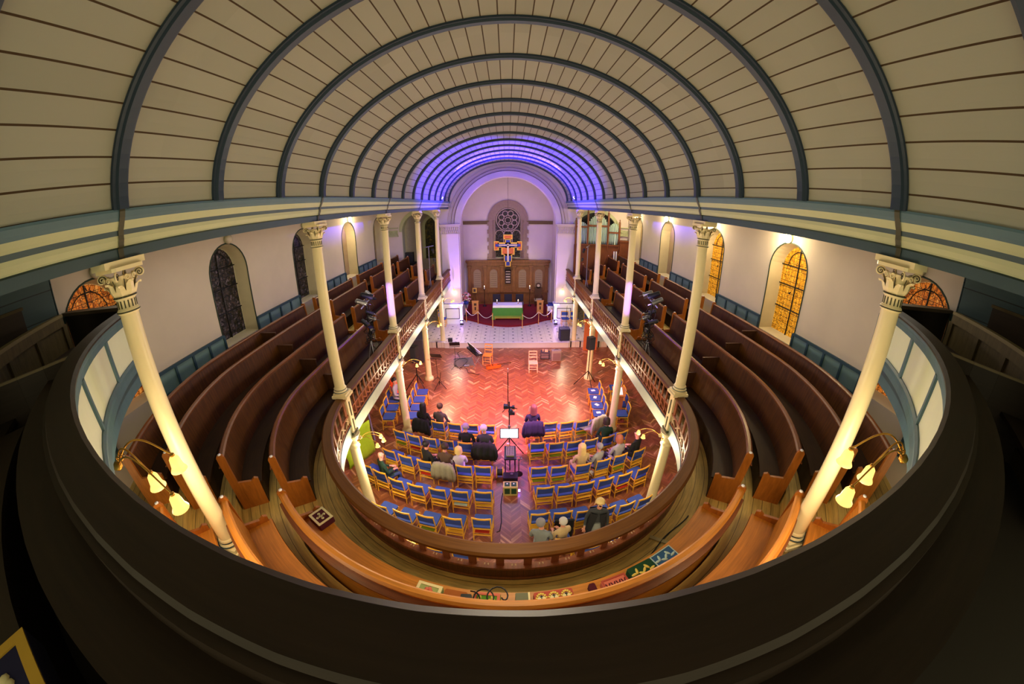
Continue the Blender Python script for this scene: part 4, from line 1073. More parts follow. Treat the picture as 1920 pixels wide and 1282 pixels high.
t = thing('organ_side_cupboard', 'tall brown wooden cupboard between the organ and the right wall', 'cupboard', (6.93, 21.2, 3.78), 0)
m = MB(); m.box((0, 0, 0.85), (0.62, 0.5, 1.7)); m.build('body', M_ORGAN, t)
m = MB(); m.box((0, -0.02, 1.73), (0.68, 0.58, 0.08)); m.build('top', M_ORGAN, t)
for a in (-0.15, 0.15):
    m = MB(); m.box((a, -0.26, 0.85), (0.27, 0.03, 1.5)); m.build('door', M_ORGAN, t)
t = thing('paper_rolls', 'two long rolls of white paper leaning against the organ case', 'paper roll', (6.28, 20.9, 2.99), 0)
for a in (0, 0.14):
    m = MB(); m.cyl((a, -0.12, 0.6), (a+0.03, 0.06, 1.9), 0.04, 10); m.build('roll', M_WHITE, t)
m = MB(); m.box((0.05, -0.1, 0.3), (0.5, 0.4, 0.6)); m.build('base_box', M_OAKD, t)
t = thing('hymn_book_pile', 'red and white pile of books on the pew end in front of the organ', 'books', (5.7, 20.9, 2.99), 0)
m = MB(); m.box((0, 0, 0.35), (0.5, 0.4, 0.7)); m.build('box', M_OAKD, t)
m = MB(); m.box((0, 0, 0.76), (0.44, 0.3, 0.12)); m.build('red_books', plain('red_covers', (170, 34, 30), 0.7), t)
m = MB(); m.box((0, 0, 0.83), (0.42, 0.28, 0.03)); m.box((0, 0, 0.715), (0.46, 0.32, 0.02)); m.build('white_pages', M_WHITE, t)
# dark cabinet far left under the arch
t = thing('dark_cabinet', 'black cabinet standing at the far end of the left gallery', 'cabinet', (-6.1, 21.9, 2.99), 0)
m = MB(); m.box((0, 0, 0.55), (0.8, 0.5, 1.1)); m.build('body', M_BLACKP, t)
m = MB(); m.box((0, 0, 1.12), (0.9, 0.56, 0.05)); m.build('top', M_BLACKP, t)
m = MB(); m.box((0, 0, 1.45), (0.5, 0.3, 0.6)); m.build('box_on_top', M_BLACKP, t)

# ---------------------------------------------------------------- wall globes
lit = {(-1, 3), (1, 1), (1, 2), (1, 3), (1, 4)}
for s, nm in ((-1, 'left'), (1, 'right')):
    for i, y in enumerate(WY):
        on = (s, i) in lit
        lab = '%s round wall lamp above the %s arched window on the %s wall' % ('lit' if on else 'unlit', ('nearest', 'second', 'third', 'fourth', 'fifth')[i], nm)
        t = thing('wall_lamp', lab, 'wall lamp', (s*(XW-0.012), y+0.08, 7.13), 0, 'round wall lamps over the windows')
        m = MB(); m.lathe([(0.11, 0), (0.11, 0.04), (0.08, 0.06)], (0, 0, 0), 20, Ry(-s*PI/2)); m.build('backplate', M_CREAM, t)
        m = MB(); m.lathe([(0.115, 0.04), (0.125, 0.07), (0.10, 0.12), (0.05, 0.145), (0.0, 0.15)], (0, 0, 0), 20, Ry(-s*PI/2)); m.build('globe', M_GLOBE if on else M_SHADED, t)
        if on: light('POINT', 'wall_lamp_glow', (s*(XW-0.38), y+0.08, 7.06), 38, WARM, 0.10)
        elif i < 3: pass

# ---------------------------------------------------------------- bracket lamps
def bell(mb, c, r, rot=None):
    mb.lathe([(r*0.22, 0), (r*0.35, -r*0.12), (r*0.62, -r*0.45), (r*0.72, -r*1.1), (r*0.78, -r*1.5), (r*1.05, -r*1.95), (r*1.02, -r*1.97), (r*0.72, -r*1.5), (r*0.64, -r*1.05), (r*0.3, -r*0.3)], c, 16, rot)
def bracket(name, label, root, ang, lamps, r, group, power):
    """brass scroll bracket: arms curve up and over from root, each ends in a bell shade"""
    t = thing(name, label, 'lamp', root, 0, group)
    m = MB(); m.ball((0, 0, 0), r*0.5, 10); m.lathe([(r*0.6, -0.01), (r*0.6, 0.02), (r*0.2, 0.05)], (0, 0, 0), 12); m.build('mount', M_BRASS, t)
    for (dx, dy, dz, on) in lamps:
        e = Vector((dx, dy, dz)); h = r*1.6
        m = MB(); pts = []
        for k in range(15):
            q = k/14; p = e*q; p.z = dz*q+0.62*r*4.2*math.sin(PI*min(1, q*1.02))*(1 if q < 1 else 0)+ (r*0.9)*q
            pts.append(p)
        m.tube(pts, r*0.11, 6)
        sp = []
        for k in range(14):
            q = k/13*2.6*PI; rr = r*0.6*(1-k/15); d = Vector((dx, dy, 0)).normalized(); sp.append(Vector((0, 0, r*0.9))+d*(r*0.9+rr*math.cos(q))+Vector((0, 0, rr*math.sin(q))))
        m.tube(sp, r*0.07, 5)
        m.build('arm', M_BRASS, t)
        top = pts[-1]
        m = MB(); m.lathe([(r*0.12, r*0.1), (r*0.28, 0), (r*0.3, -r*0.22), (r*0.22, -r*0.25)], top, 12); m.build('shade_holder', M_BRASS, t)
        m = MB(); bell(m, top-Vector((0, 0, r*0.15)), r); sh = m.build('shade', M_SHADE if on else M_SHADED, t)
        if on:
            m = MB(); m.ball(top-Vector((0, 0, r*1.55)), r*0.42, 10); m.build('bulb', M_BULB, sh)
            light('POINT', 'bracket_lamp_glow', Vector(root)+top-Vector((0, 0, r*6.0)), power, WARM, r*1.5)
    return t
G = 'brass bracket lamps with glass shades'
big = [((-0.02, 0.42, -0.06, True), 0), ((0.30, 0.28, -0.10, True), 0)]
for s, nm in ((-1, 'left'), (1, 'right')):
    rx, ry = hp(35.7, 5.90); rx *= s
    L3 = [(-s*0.44, 0.33, -0.10, True), (-s*0.30, 0.12, -0.16, True), (-s*0.66, 0.02, -0.24, True)]
    bracket('bracket_lamp', 'big brass scroll lamp with three glass bells by the nearest column, %s' % nm, (rx, ry, 5.66), 0, L3, 0.082, G, 9)
for k in range(1, 5):
    for s, nm in ((-1, 'left'), (1, 'right')):
        y = 2.2+4*k
        if k == 1 and s < 0: LM = [(0.40, 0.45, -0.12, True), (0.52, 0.28, -0.10, True), (0.44, 0.06, -0.10, True)]
        elif s < 0: LM = [(0.42, 0.30, -0.08, True), (0.50, 0.50, -0.08, True)]
        else: LM = [(-0.42, 0.48, -0.08, True), (-0.36, 0.30, -0.08, True)]
        bracket('bracket_lamp', 'brass bracket lamp with glowing shades under the balcony at the %s column, %s side' % (('', 'second', 'third', 'fourth', 'farthest')[k], nm), (s*3.46, y, 2.52), 0, LM, 0.055, G, 22)
for s, nm in ((-1, 'left'), (1, 'right')):
    a = 32.5; x, y = hp(a, 3.53); dx, dy = -s*math.sin(rad(a)), math.cos(rad(a))
    bracket('bracket_lamp', 'bracket lamp glimpsed through the gap of the curved balustrade, %s' % nm, (s*x, y, 2.72), 0, [(dx*0.42+0.06, dy*0.42, -0.2, True), (dx*0.42-0.06, dy*0.42, -0.28, True)], 0.055, G, 12)
# lamps further under the gallery, on the aisle side (their glow shows on the piers)
for s, nm in ((-1, 'left'), (1, 'right')):
    bracket('bracket_lamp', 'bracket lamp shining on the white plinth at the end of the %s balcony' % nm, (s*3.53, 20.95, 2.72), 0, [(-s*0.25, 0.10, -0.2, True)], 0.055, G, 2)

# ---------------------------------------------------------------- stage light rigs on the gallery
def rig(s, nm, seed):
    R = random.Random(seed)
    t = thing('stage_light_stand', 'tripod stand crowded with stage lights and cables on the %s gallery' % nm, 'stage light stand', (s*3.84, 8.9, 2.99), 0, 'stage light stands')
    for k in range(3):
        a = PI/2+k*2*PI/3; m = MB(); m.cyl((0.17*math.cos(a), 0.55*math.sin(a), 0), (0, 0, 0.95), 0.013, 6); m.build('leg', M_SILVER, t)
    m = MB(); m.cyl((0, 0, 0.55), (0, 0, 2.15), 0.02, 8); m.build('pole', M_BLACK, t)
    m = MB(); m.cyl((0, -0.40, 1.95), (0, 0.40, 2.05), 0.016, 6); m.cyl((0, -0.3, 1.45), (0, 0.3, 1.45), 0.016, 6); m.build('cross_bar', M_SILVER, t)
    for (dx, dy, dz, L, rr, mt) in ((0, -0.34, 2.12, 0.30, 0.075, 0), (0.03, 0.0, 2.2, 0.34, 0.08, 1), (-0.02, 0.33, 2.16, 0.28, 0.07, 0), (0, -0.24, 1.52, 0.26, 0.07, 1), (0.0, 0.24, 1.5, 0.24, 0.065, 0), (0.05, 0.02, 1.72, 0.22, 0.06, 1)):
        d = Vector((-s*0.9, R.uniform(-0.5, 0.9), -0.55)).normalized(); c = Vector((dx, dy, dz)); rot = d.to_track_quat('Z', 'Y').to_matrix()
        m = MB(); m.lathe([(rr*0.6, -L/2), (rr*0.85, -L/2+0.03), (rr*0.85, L/4), (rr, L/4+0.02), (rr, L/2)], c, 12, rot); h = m.build('lamp_head', (M_SILVER, M_BLACKP)[mt], t)
        m = MB(); m.lathe([(rr*0.85, 0), (0, 0.004)], c+d*(L/2-0.02), 12, rot); m.build('lens', emis('stage_lens', (190, 160, 255), 3), h)
        m = MB(); m.box(c+d*(L/2+0.07), (0.13, 0.004, 0.12), rot); m.build('barn_door', M_BLACK, h)
    m = MB()
    for k in range(9):
        p = Vector((R.uniform(-.05, .05), R.uniform(-.3, .3), R.uniform(1.4, 2.1))); q = Vector((R.uniform(-.06, .06), R.uniform(-.2, .2), R.uniform(0.7, 1.2)))
        pts = [p.lerp(q, i/10)+Vector((0.10*math.sin(i*1.1+k), 0.10*math.sin(i*0.8+k*2), -0.1*math.sin(PI*i/10))) for i in range(11)]
        m.tube(pts, 0.008, 5)
    for k in range(3):
        pts = [Vector((0.11*math.cos(a/16*2*PI), 0.14*math.sin(a/16*2*PI), 0.95+0.05*k+0.03*math.sin(a))) for a in range(16)]; m.tube(pts, 0.009, 5, closed=True)
    m.build('cables', M_BLACK, t)
    m = MB(); m.box((0.0, 0.12, 1.15), (0.10, 0.16, 0.10)); m.build('dimmer_box', M_BLACKP, t)
rig(-1, 'left', 2); rig(1, 'right', 5)
for s, nm in ((-1, 'left'), (1, 'right')):
    t = thing('lamp_tripod', 'slim silver tripod with a T-shaped bar near the far end of the %s gallery' % nm, 'tripod', (s*3.93, 17.6, 2.99), 0, 'T-bar tripods')
    m = MB(); m.cyl((0, 0, 0.4), (0, 0, 2.5), 0.018, 8); m.build('pole', M_SILVER, t)
    m = MB(); m.cyl((-0.16, -0.42, 2.5), (0.16, 0.42, 2.5), 0.02, 8); m.build('cross_bar', M_SILVER, t)
    for k in range(3):
        a = PI/2+k*2*PI/3; m = MB(); m.cyl((0.18*math.cos(a), 0.5*math.sin(a), 0), (0, 0, 0.9), 0.012, 6); m.build('leg', M_SILVER, t)
    m = MB(); m.lathe([(0.06, -0.12), (0.06, 0.12)], (-s*0.25, -0.2, 2.3), 10, Rx(0.8)); m.lathe([(0.05, -0.1), (0.05, 0.1)], (-s*0.3, -0.2, 1.85), 10, Rx(0.9)); m.build('lamp_head', M_BLACKP, t)
# ================================================================== chairs on the floor
def make_chair(fab, frame, item, stage=False):
    t = bpy.data.objects.new('stacking_chair', None); COL.objects.link(t); t['category'] = 'chair'
    fm = frame
    for sx in (-1, 1):
        m = MB(); m.cyl((sx*0.215, -0.23, 0), (sx*0.215, -0.19, 0.44), 0.016, 6); m.cyl((sx*0.215, -0.19, 0.44), (sx*0.215, -0.235, 0.83), 0.016, 6); m.build('rear_leg', fm, t)
        m = MB(); m.box((sx*0.215, 0.20, 0.225), (0.03, 0.035, 0.45)); m.build('front_leg', fm, t)
        m = MB(); m.box((sx*0.215, 0.0, 0.41), (0.024, 0.40, 0.035)); m.box((sx*0.215, 0.0, 0.15), (0.02, 0.42, 0.025)); m.build('side_rail', fm, t)
    m = MB(); pts = [(-0.225, -0.23, 0.83), (-0.1, -0.25, 0.822), (0, -0.255, 0.82), (0.1, -0.25, 0.822), (0.225, -0.23, 0.83)]
    for a, b in zip(pts[:-1], pts[1:]):
        c = [(a[i]+b[i])/2 for i in range(3)]; an = math.atan2(b[1]-a[1], b[0]-a[0]); m.box(c, (math.dist(a, b)+0.004, 0.024, 0.045), Rz(an))
    m.build('top_rail', fm, t)
    m = MB(); m.box((0, -0.20, 0.42), (0.42, 0.024, 0.045)); m.build('back_rail', fm, t)
    m = MB(); m.box((0, -0.215, 0.20), (0.42, 0.02, 0.035)); m.box((0, -0.19, 0.30), (0.42, 0.10, 0.012)); m.build('book_shelf', fm, t)
    m = MB(); m.box((0, -0.218, 0.69), (0.40, 0.035, 0.20), Rx(0.10), bev=0.012); m.build('backrest', fab, t)
    m = MB(); m.box((0, 0.01, 0.455), (0.44, 0.42, 0.045), bev=0.03); m.build('seat', fab, t)
    if item:
        m = MB(); m.box((0, -0.17, 0.325), (0.34, 0.14, 0.035)); m.build('books_on_shelf', item, t)
    return t
IT = {'r': plain('red_hymn_books', (176, 40, 26), 0.7), 'g': plain('green_hymn_books', (124, 140, 30), 0.7), 'w': plain('pale_papers', (170, 190, 190), 0.7), 'n': None}
PROTO = {}
used = set()
def chair(x, y, rz, label, group, kind='n', z=0.0):
    if kind not in PROTO:
        PROTO[kind] = make_chair(M_BLUEF, M_BEECH, IT[kind]); t = PROTO[kind]
        t.location = (x, y, z); t.rotation_euler = (0, 0, rz); t['label'] = label; t['group'] = group; return t
    return dup(PROTO[kind], (x, y, z), rz, label, group)
ROWP = {
 'LA': [(-2.9, 9.65), (-2.34, 9.57), (-1.78, 9.49), (-1.23, 9.45), (-0.70, 9.42)],
 'LB': [(-3.50, 9.02), (-2.98, 8.80), (-2.45, 8.69), (-1.91, 8.60), (-1.33, 8.50), (-0.76, 8.43)],
 'LC': [(-3.56, 8.03), (-3.00, 7.80), (-2.40, 7.62), (-1.84, 7.50), (-1.27, 7.45), (-0.75, 7.44)],
 'LD': [(-4.05, 7.32), (-3.56, 7.08), (-3.02, 6.80), (-2.45, 6.64), (-1.86, 6.53), (-1.29, 6.48), (-0.70, 6.47)],
 'LE': [(-3.20, 5.86), (-2.60, 5.70), (-2.01, 5.62), (-1.36, 5.59), (-0.69, 5.59)],
 'LF': [(-2.2, 4.85), (-1.62, 4.70), (-1.05, 4.65)],
 'RA': [(0.76, 9.54), (1.31, 9.52), (1.85, 9.53), (2.38, 9.58), (2.95, 9.72)],
 'RB': [(0.82, 8.48), (1.38, 8.46), (1.92, 8.50), (2.45, 8.57), (3.01, 8.68), (3.52, 8.88)],
 'RC': [(0.78, 7.38), (1.33, 7.40), (2.01, 7.45), (2.62, 7.60), (3.17, 7.77), (3.80, 7.95)],
 'RD': [(0.88, 6.61), (1.42, 6.64), (1.95, 6.71), (2.51, 6.82), (3.07, 6.96), (3.66, 7.14)],
 'RE': [(0.68, 5.73), (1.22, 5.75), (1.76, 5.76), (2.30, 5.80), (2.83, 5.88), (3.35, 6.02)],
 'RF': [(1.16, 4.98), (1.72, 4.72), (2.50, 4.98)]}
KIND = {'LA': 'nnnnn', 'LB': 'grnnnn', 'LC': 'nnrrnn', 'LD': 'nnnnnwn', 'LE': 'nngnr', 'LF': 'nnn', 'RA': 'nnngn', 'RB': 'gggnng', 'RC': 'ggnngn', 'RD': 'nnnnrn', 'RE': 'nnnnnn', 'RF': 'nnn'}
ORD = ['first', 'second', 'third', 'fourth', 'fifth', 'sixth', 'seventh']
rowname = {'A': 'front', 'B': 'second', 'C': 'third', 'D': 'fourth', 'E': 'fifth', 'F': 'last'}
CH = {}
for rk, pts in ROWP.items():
    blk = 'left' if rk[0] == 'L' else 'right'
    seq = pts if blk == 'right' else pts[::-1]
    for i, (x, y) in enumerate(pts):
        k = i if blk == 'right' else len(pts)-1-i
        tx, ty = -x, 9.0; a = math.atan2(-tx, ty)   # turn so that +Y points at (0, y+9)
        if rk == 'RA' and i == 4: a += 0.25
        fx, fy = -math.sin(a), math.cos(a)
        lab = 'blue-padded wooden chair, %s block, %s row, %s from the centre aisle' % (blk, rowname[rk[1]], ORD[k])
        CH[rk+str(i)] = (x+0.24*fx, y+0.24*fy, a)
        chair(x+0.24*fx, y+0.24*fy, a, lab, 'chairs of the %s block, %s row' % (blk, rowname[rk[1]]), KIND[rk][i])
# side chairs facing the middle
for i, (x, y) in enumerate([(-3.46, 12.2), (-3.46, 11.62), (-3.44, 11.04), (-3.44, 10.5)]):
    if True: chair(x+0.02, y, -PI/2+0.05, 'blue-padded chair facing the open floor, left inner file, %s from the stage' % ORD[i], 'left inner file of side chairs')
for i, (x, y) in enumerate([(-4.43, 12.15), (-4.41, 11.58), (-4.33, 10.98), (-4.28, 10.40)]):
    chair(x, y, -PI/2+0.05, 'blue-padded chair under the left balcony, outer file, %s from the stage' % ORD[i], 'left outer file of side chairs')
for i, (x, y) in enumerate([(3.34, 12.2), (3.30, 11.66), (3.25, 11.12), (3.19, 10.58)]):
    chair(x, y, PI/2-0.08, 'blue-padded chair facing the open floor, right inner file, %s from the stage' % ORD[i], 'right inner file of side chairs')
    m = MB(); m.box((0, 0, 0), (0.16, 0.12, 0.006), Rz(0.2+i)); o = m.build('programme_sheet', M_WHITE); o.location = (x-0.02, y+0.02, 0.482)
    tag(o, 'white folded sheet on the seat of the %s right inner side chair' % ORD[i], 'paper', 'sheets left on the right side chairs')
for i, (x, y) in enumerate([(4.30, 12.45), (4.22, 11.75), (4.15, 11.15), (4.02, 10.52)]):
    chair(x, y, PI/2-0.08, 'blue-padded chair under the right balcony, outer file, %s from the stage' % ORD[i], 'right outer file of side chairs', 'g' if i == 3 else 'n')
# chairs on the chancel step
for (x, y, a, nm) in ((-4.0, 20.7, -PI/2, 'left plinth, nearer'), (-4.15, 21.5, -PI/2-0.3, 'left plinth, farther'), (3.45, 20.65, PI, 'right plinth, inner'), (4.02, 20.65, PI, 'right plinth, outer'), (4.85, 20.5, PI, 'right wall side')):
    chair(x, y, a, 'blue-padded chair on the white step by the %s' % nm, 'chairs on the chancel step', 'n', 0.32)
# small chapel chairs on the open floor
def stage_chair(x, y, rz, label, col, seatcol):
    t = thing('wooden_chair', label, 'chair', (x, y, 0), rz, 'wooden chairs on the open floor')
    for sx in (-1, 1):
        m = MB(); m.cyl((sx*0.19, -0.2, 0), (sx*0.19, -0.18, 0.45), 0.016, 6); m.cyl((sx*0.19, -0.18, 0.45), (sx*0.18, -0.24, 0.92), 0.016, 6); m.build('rear_leg', col, t)
        m = MB(); m.box((sx*0.19, 0.19, 0.22), (0.03, 0.03, 0.44)); m.build('front_leg', col, t)
    m = MB(); m.box((0, 0, 0.45), (0.42, 0.42, 0.025), bev=0.03); m.build('seat', seatcol, t)
    for z in (0.62, 0.76, 0.90):
        m = MB(); m.box((0, -0.205-0.12*(z-0.45), z), (0.38, 0.018, 0.05)); m.build('back_slat', col, t)
    for z in (0.18, 0.30):
        m = MB(); m.box((0, 0.19, z), (0.38, 0.02, 0.02)); m.box((0, -0.19, z), (0.38, 0.02, 0.02)); m.build('stretcher', col, t)
M_PALEW = plain('pale_pink_wood', (226, 178, 150), 0.45)
stage_chair(1.12, 15.0, PI, 'pale slatted wooden chair alone on the right of the open floor', M_PALEW, M_PALEW)
stage_chair(-1.02, 15.9, PI*0.93, 'orange slatted wooden chair beside the keyboard and cello', M_BEECHO, plain('straw_seat', (226, 140, 40), 0.7))

# ================================================================== people
SKIN = plain('skin', (206, 142, 116), 0.55, var=0.05); SKINP = plain('pink_skin', (224, 150, 132), 0.5, var=0.05)
def cloth(name, rgb): return plain('cloth_'+name, rgb, 0.9, var=0.15, scale=12)
C_BLK = cloth('black', (24, 24, 28)); C_CHAR = cloth('charcoal', (52, 54, 58)); C_NAVY = cloth('navy', (26, 26, 66)); C_GRN = cloth('dark_green', (22, 52, 40)); C_BRN = cloth('brown', (78, 58, 50)); C_BEI = cloth('beige', (186, 160, 118)); C_GRY = cloth('grey', (150, 146, 150)); C_LIL = cloth('lilac', (190, 180, 200)); C_JEAN = cloth('jeans', (50, 66, 104)); C_LG = cloth('light_grey', (120, 126, 128))
def person(label, loc, rz, pose, top, bottom, hair, hairlen, skin=SKIN, group=None, scale=1.0, seed=0, dress=False, hold=None):
    R = random.Random(seed)
    P = {}; E = []; RD = {}
    def v(n, p, r, par=None):
        P[n] = Vector(p)*scale; RD[n] = r*scale
        if par: E.append((par, n))
    lean = R.uniform(-0.03, 0.06); tw = R.uniform(-0.03, 0.03)
    if pose == 'sit': zp = 0.55; 
    else: zp = 0.93
    v('pelvis', (0, 0, zp), 0.135); v('waist', (0, 0.0+lean*0.4, zp+0.20), 0.125, 'pelvis'); v('chest', (0, lean*0.8, zp+0.40), 0.145, 'waist'); v('neckb', (0, lean, zp+0.52), 0.075, 'chest')
    v('neck', (0, lean+0.015, zp+0.585), 0.052, 'neckb'); v('jaw', (tw, lean+0.035, zp+0.65), 0.072, 'neck'); v('skull', (tw, lean+0.025, zp+0.735), 0.094, 'jaw'); v('crown', (tw, lean+0.02, zp+0.79), 0.07, 'skull')
    v('nose', (tw, lean+0.135, zp+0.69), 0.014, 'jaw')
    for s, q in ((-1, 'l'), (1, 'r')):
        v(q+'sh', (s*0.175, lean*0.9, zp+0.475), 0.065, 'chest')
        if pose == 'sit':
            v(q+'el', (s*0.235, 0.05+lean, zp+0.21), 0.045, q+'sh'); W = Vector((s*0.10, 0.27, zp+0.15)); D = Vector((-s*0.35, 1, -0.25)).normalized()
            if hold and s > 0: W = Vector((s*0.12, 0.26, zp+0.30)); D = Vector((-0.2, 1, 0.35)).normalized()
        elif pose == 'walk':
            v(q+'el', (s*0.24, -0.04, zp+0.21), 0.043, q+'sh'); W = Vector((s*0.26, 0.05, zp-0.03)); D = Vector((0, 0.25, -1)).normalized()
        v(q+'wr', W, 0.028, q+'el'); up = Vector((s, 0, 0)) if pose != 'sit' else Vector((0, 0, 1))
        side = D.cross(Vector((0, 0, 1)) if pose == 'sit' else Vector((0, 1, 0))).normalized()
        v(q+'palm', W+D*0.075, 0.034, q+'wr')
        for k in range(4):
            off = side*(0.027*(k-1.5)/1.5*1.1); L = (0.075, 0.088, 0.082, 0.066)[k]; curl = Vector((0, 0, -1)) if pose == 'sit' else Vector((0, -0.6, 0))
            v(q+'f%da' % k, W+D*0.105+off, 0.0105, q+'palm'); v(q+'f%db' % k, W+D*(0.105+L*0.55)+off*1.15+curl*0.012, 0.0095, q+'f%da' % k); v(q+'f%dc' % k, W+D*(0.105+L*0.9)+off*1.2+curl*0.035, 0.008, q+'f%db' % k)
        tn_ = side*(-s*0.045 if pose == 'sit' else 0.045); v(q+'t0', W+D*0.05+tn_*0.8, 0.013, q+'palm'); v(q+'t1', W+D*0.085+tn_*1.3, 0.010, q+'t0')
        v(q+'hip', (s*0.095, 0.0, zp-0.03), 0.10, 'pelvis')
        if pose == 'sit':
            v(q+'kn', (s*0.115, 0.43, zp-0.03), 0.064, q+'hip'); v(q+'an', (s*0.115, 0.40, 0.09), 0.042, q+'kn'); v(q+'toe', (s*0.125, 0.55, 0.045), 0.036, q+'an')
        else:
            f = 0.06*s; v(q+'kn', (s*0.10, f+0.02, zp*0.53), 0.062, q+'hip'); v(q+'an', (s*0.10, f-0.02, 0.09), 0.042, q+'kn'); v(q+'toe', (s*0.11, f+0.13, 0.04), 0.036, q+'an')
    names = list(P); idx = {n: i for i, n in enumerate(names)}
    me = bpy.data.meshes.new('tmp'); me.from_pydata([tuple(P[n]) for n in names], [(idx[a], idx[b]) for a, b in E], [])
    o = bpy.data.objects.new('tmp', me); COL.objects.link(o)
    md = o.modifiers.new('skin', 'SKIN'); md.use_smooth_shade = True; md.branch_smoothing = 0.6
    for i, n in enumerate(names):
        sv = me.skin_vertices[0].data[i]; r = RD[n]; sv.radius = (r, r) if n not in ('chest', 'waist', 'pelvis') else (r*1.0, r*0.78)
        sv.use_root = (n == 'pelvis')
    md2 = o.modifiers.new('sub', 'SUBSURF'); md2.levels = 1; md2.render_levels = 1
    dg = bpy.context.evaluated_depsgraph_get(); dg.update()
    nm = bpy.data.meshes.new_from_object(o.evaluated_get(dg)); bpy.data.objects.remove(o)
    nm.materials.clear()
    mats = [skin, top, bottom, cloth('shoe', (30, 22, 20))]
    for m_ in mats: nm.materials.append(m_)
    zs = zp*scale
    for p in nm.polygons:
        c = p.center; mi = 1
        if c.z > (zp+0.555)*scale: mi = 0
        elif min((c-P['lwr']).length, (c-P['rwr']).length) < 0.02*scale or min((c-P['lpalm']).length, (c-P['rpalm']).length) < 0.105*scale: mi = 0
        elif c.z < 0.10*scale: mi = 3
        elif c.z < (zp+0.02)*scale and min((c-P['lel']).length, (c-P['rel']).length) > 0.14 : mi = 2
        p.material_index = mi; p.use_smooth = True
    t = thing('person', label, 'person', loc, rz, group)
    b = bpy.data.objects.new('body', nm); COL.objects.link(b); b.parent = t
    H = P['skull']; k = scale
    # eyes, ears, mouth
    m = MB()
    for s in (-1, 1): m.ball(H+Vector((s*0.036, 0.083, -0.005))*k, 0.012*k, 6)
    m.build('eyes', M_WHITE, t)
    m = MB(); m.box(H+Vector((0, 0.085, -0.075))*k, (0.045*k, 0.012*k, 0.010*k)); m.build('mouth', plain('lips', (160, 80, 74), 0.6), t)
    m = MB()
    for s in (-1, 1): m.ball(H+Vector((s*0.092, 0.0, -0.02))*k, 0.026*k, 8, (0.45, 0.8, 1.2))
    m.build('ears', skin, t)
    if hair is not None:
        m = MB(); n = 14; V = []; F = []
        low = {'short': -0.055, 'mid': -0.12, 'long': -0.24}[hairlen]
        m.smooth = True; rows = 8
        for j in range(rows+1):
            ph = PI*0.5*j/(rows*0.55) if j <= rows*0.55 else PI*0.5
            zz = math.cos(ph)*0.112 if j <= 4 else (low*(j-4)/(rows-4)); rr = math.sin(min(ph, PI/2))*0.110
            if j > 4: rr = 0.110-0.018*(j-4)/(rows-4)*(1 if hairlen == 'short' else -0.6)
            for q in range(n):
                a = 2*PI*q/n; fr = max(0, math.sin(a)); z2 = zz
                if j > 4 and fr > 0.35: z2 = max(zz, 0.035)      # open face
                V.append(H+Vector((math.cos(a)*rr*0.97, math.sin(a)*rr*1.02-0.008, z2+0.012))*k)
        for j in range(rows):
            for q in range(n): F.append((j*n+q, (j+1)*n+q, (j+1)*n+(q+1) % n, j*n+(q+1) % n))
        m.add(V, F); m.build('hair', hair, t)
    if dress:
        m = MB(); m.lathe([(0.26*k, 0.42*k), (0.22*k, 0.62*k), (0.17*k, 0.9*k), (0.155*k, 1.08*k)], (0, 0.01, 0), 20, None, 0.72); m.build('skirt', bottom, t)
        m = MB()
        for s in (-1, 1):
            m.add([Vector(p)*k for p in ((s*0.02, 0.13, 1.40), (s*0.17, 0.09, 1.40), (s*0.21, 0.06, 0.95), (s*0.22, 0.05, 0.66), (s*0.12, 0.155, 0.66), (s*0.10, 0.15, 0.95))], [(0, 1, 2, 3, 4, 5)])
            m.add([Vector(p)*k for p in ((0, -0.135, 1.40), (s*0.19, -0.10, 1.40), (s*0.225, -0.12, 0.95), (s*0.24, -0.13, 0.66), (0, -0.20, 0.66), (0, -0.165, 0.95))], [(0, 1, 2, 3, 4, 5)])
            m.add([Vector(p)*k for p in ((s*0.17, 0.09, 1.40), (s*0.19, -0.10, 1.40), (s*0.225, -0.12, 0.95), (s*0.24, -0.13, 0.66), (s*0.22, 0.05, 0.66), (s*0.21, 0.06, 0.95))], [(0, 1, 2, 3, 4, 5)])
        m.build('open_cardigan', C_BLK, t)
    if hold == 'paper':
        m = MB(); m.box((0, 0, 0), (0.21, 0.005, 0.29), Rx(0.5)); pz_ = m.build('paper_sheet', M_WHITE)
        c, s = math.cos(rz), math.sin(rz); lx, ly, lz = 0.04, 0.44, zp+0.42
        pz_.location = (loc[0]+c*lx-s*ly, loc[1]+s*lx+c*ly, loc[2]+lz); pz_.rotation_euler = (0, 0, rz); tag(pz_, 'white sheet held up by the person in navy in the front row', 'paper')
    return t
def seat_at(key, **k):
    x, y, a = CH[key]; fx, fy = -math.sin(a), math.cos(a)
    return (x-0.06*fx, y-0.06*fy, 0.0), a
HB = plain('hair_black', (20, 16, 18), 0.6); HD = plain('hair_dark_brown', (44, 30, 26), 0.6); HG = plain('hair_grey', (130, 126, 130), 0.7); HW = plain('hair_white', (190, 184, 180), 0.7); HL = plain('hair_blonde', (214, 184, 120), 0.6); HR = plain('hair_red_brown', (150, 86, 56), 0.6); HV = plain('hair_brown_long', (92, 56, 62), 0.6)
GP = 'audience seated in the rows of chairs'
def sitter(key, label, top, bottom, hair, hl, seed, skin=SKIN, hold=None, sc_=1.0, turn=0.0):
    loc, a = seat_at(key); person(label, loc, a+turn, 'sit', top, bottom, hair, hl, skin, GP, sc_, seed, False, hold)
sitter('LA0', 'person with long dark hair in black, leftmost of the left front row', C_BLK, C_BLK, HB, 'long', 1)
sitter('LA1', 'person in dark top with pale scarf, second in the left front row', C_CHAR, C_BLK, HD, 'short', 2)
sitter('LB4', 'grey-haired person in dark jacket, second row, left of the coat-draped chair', C_BLK, C_BLK, HG, 'short', 3)
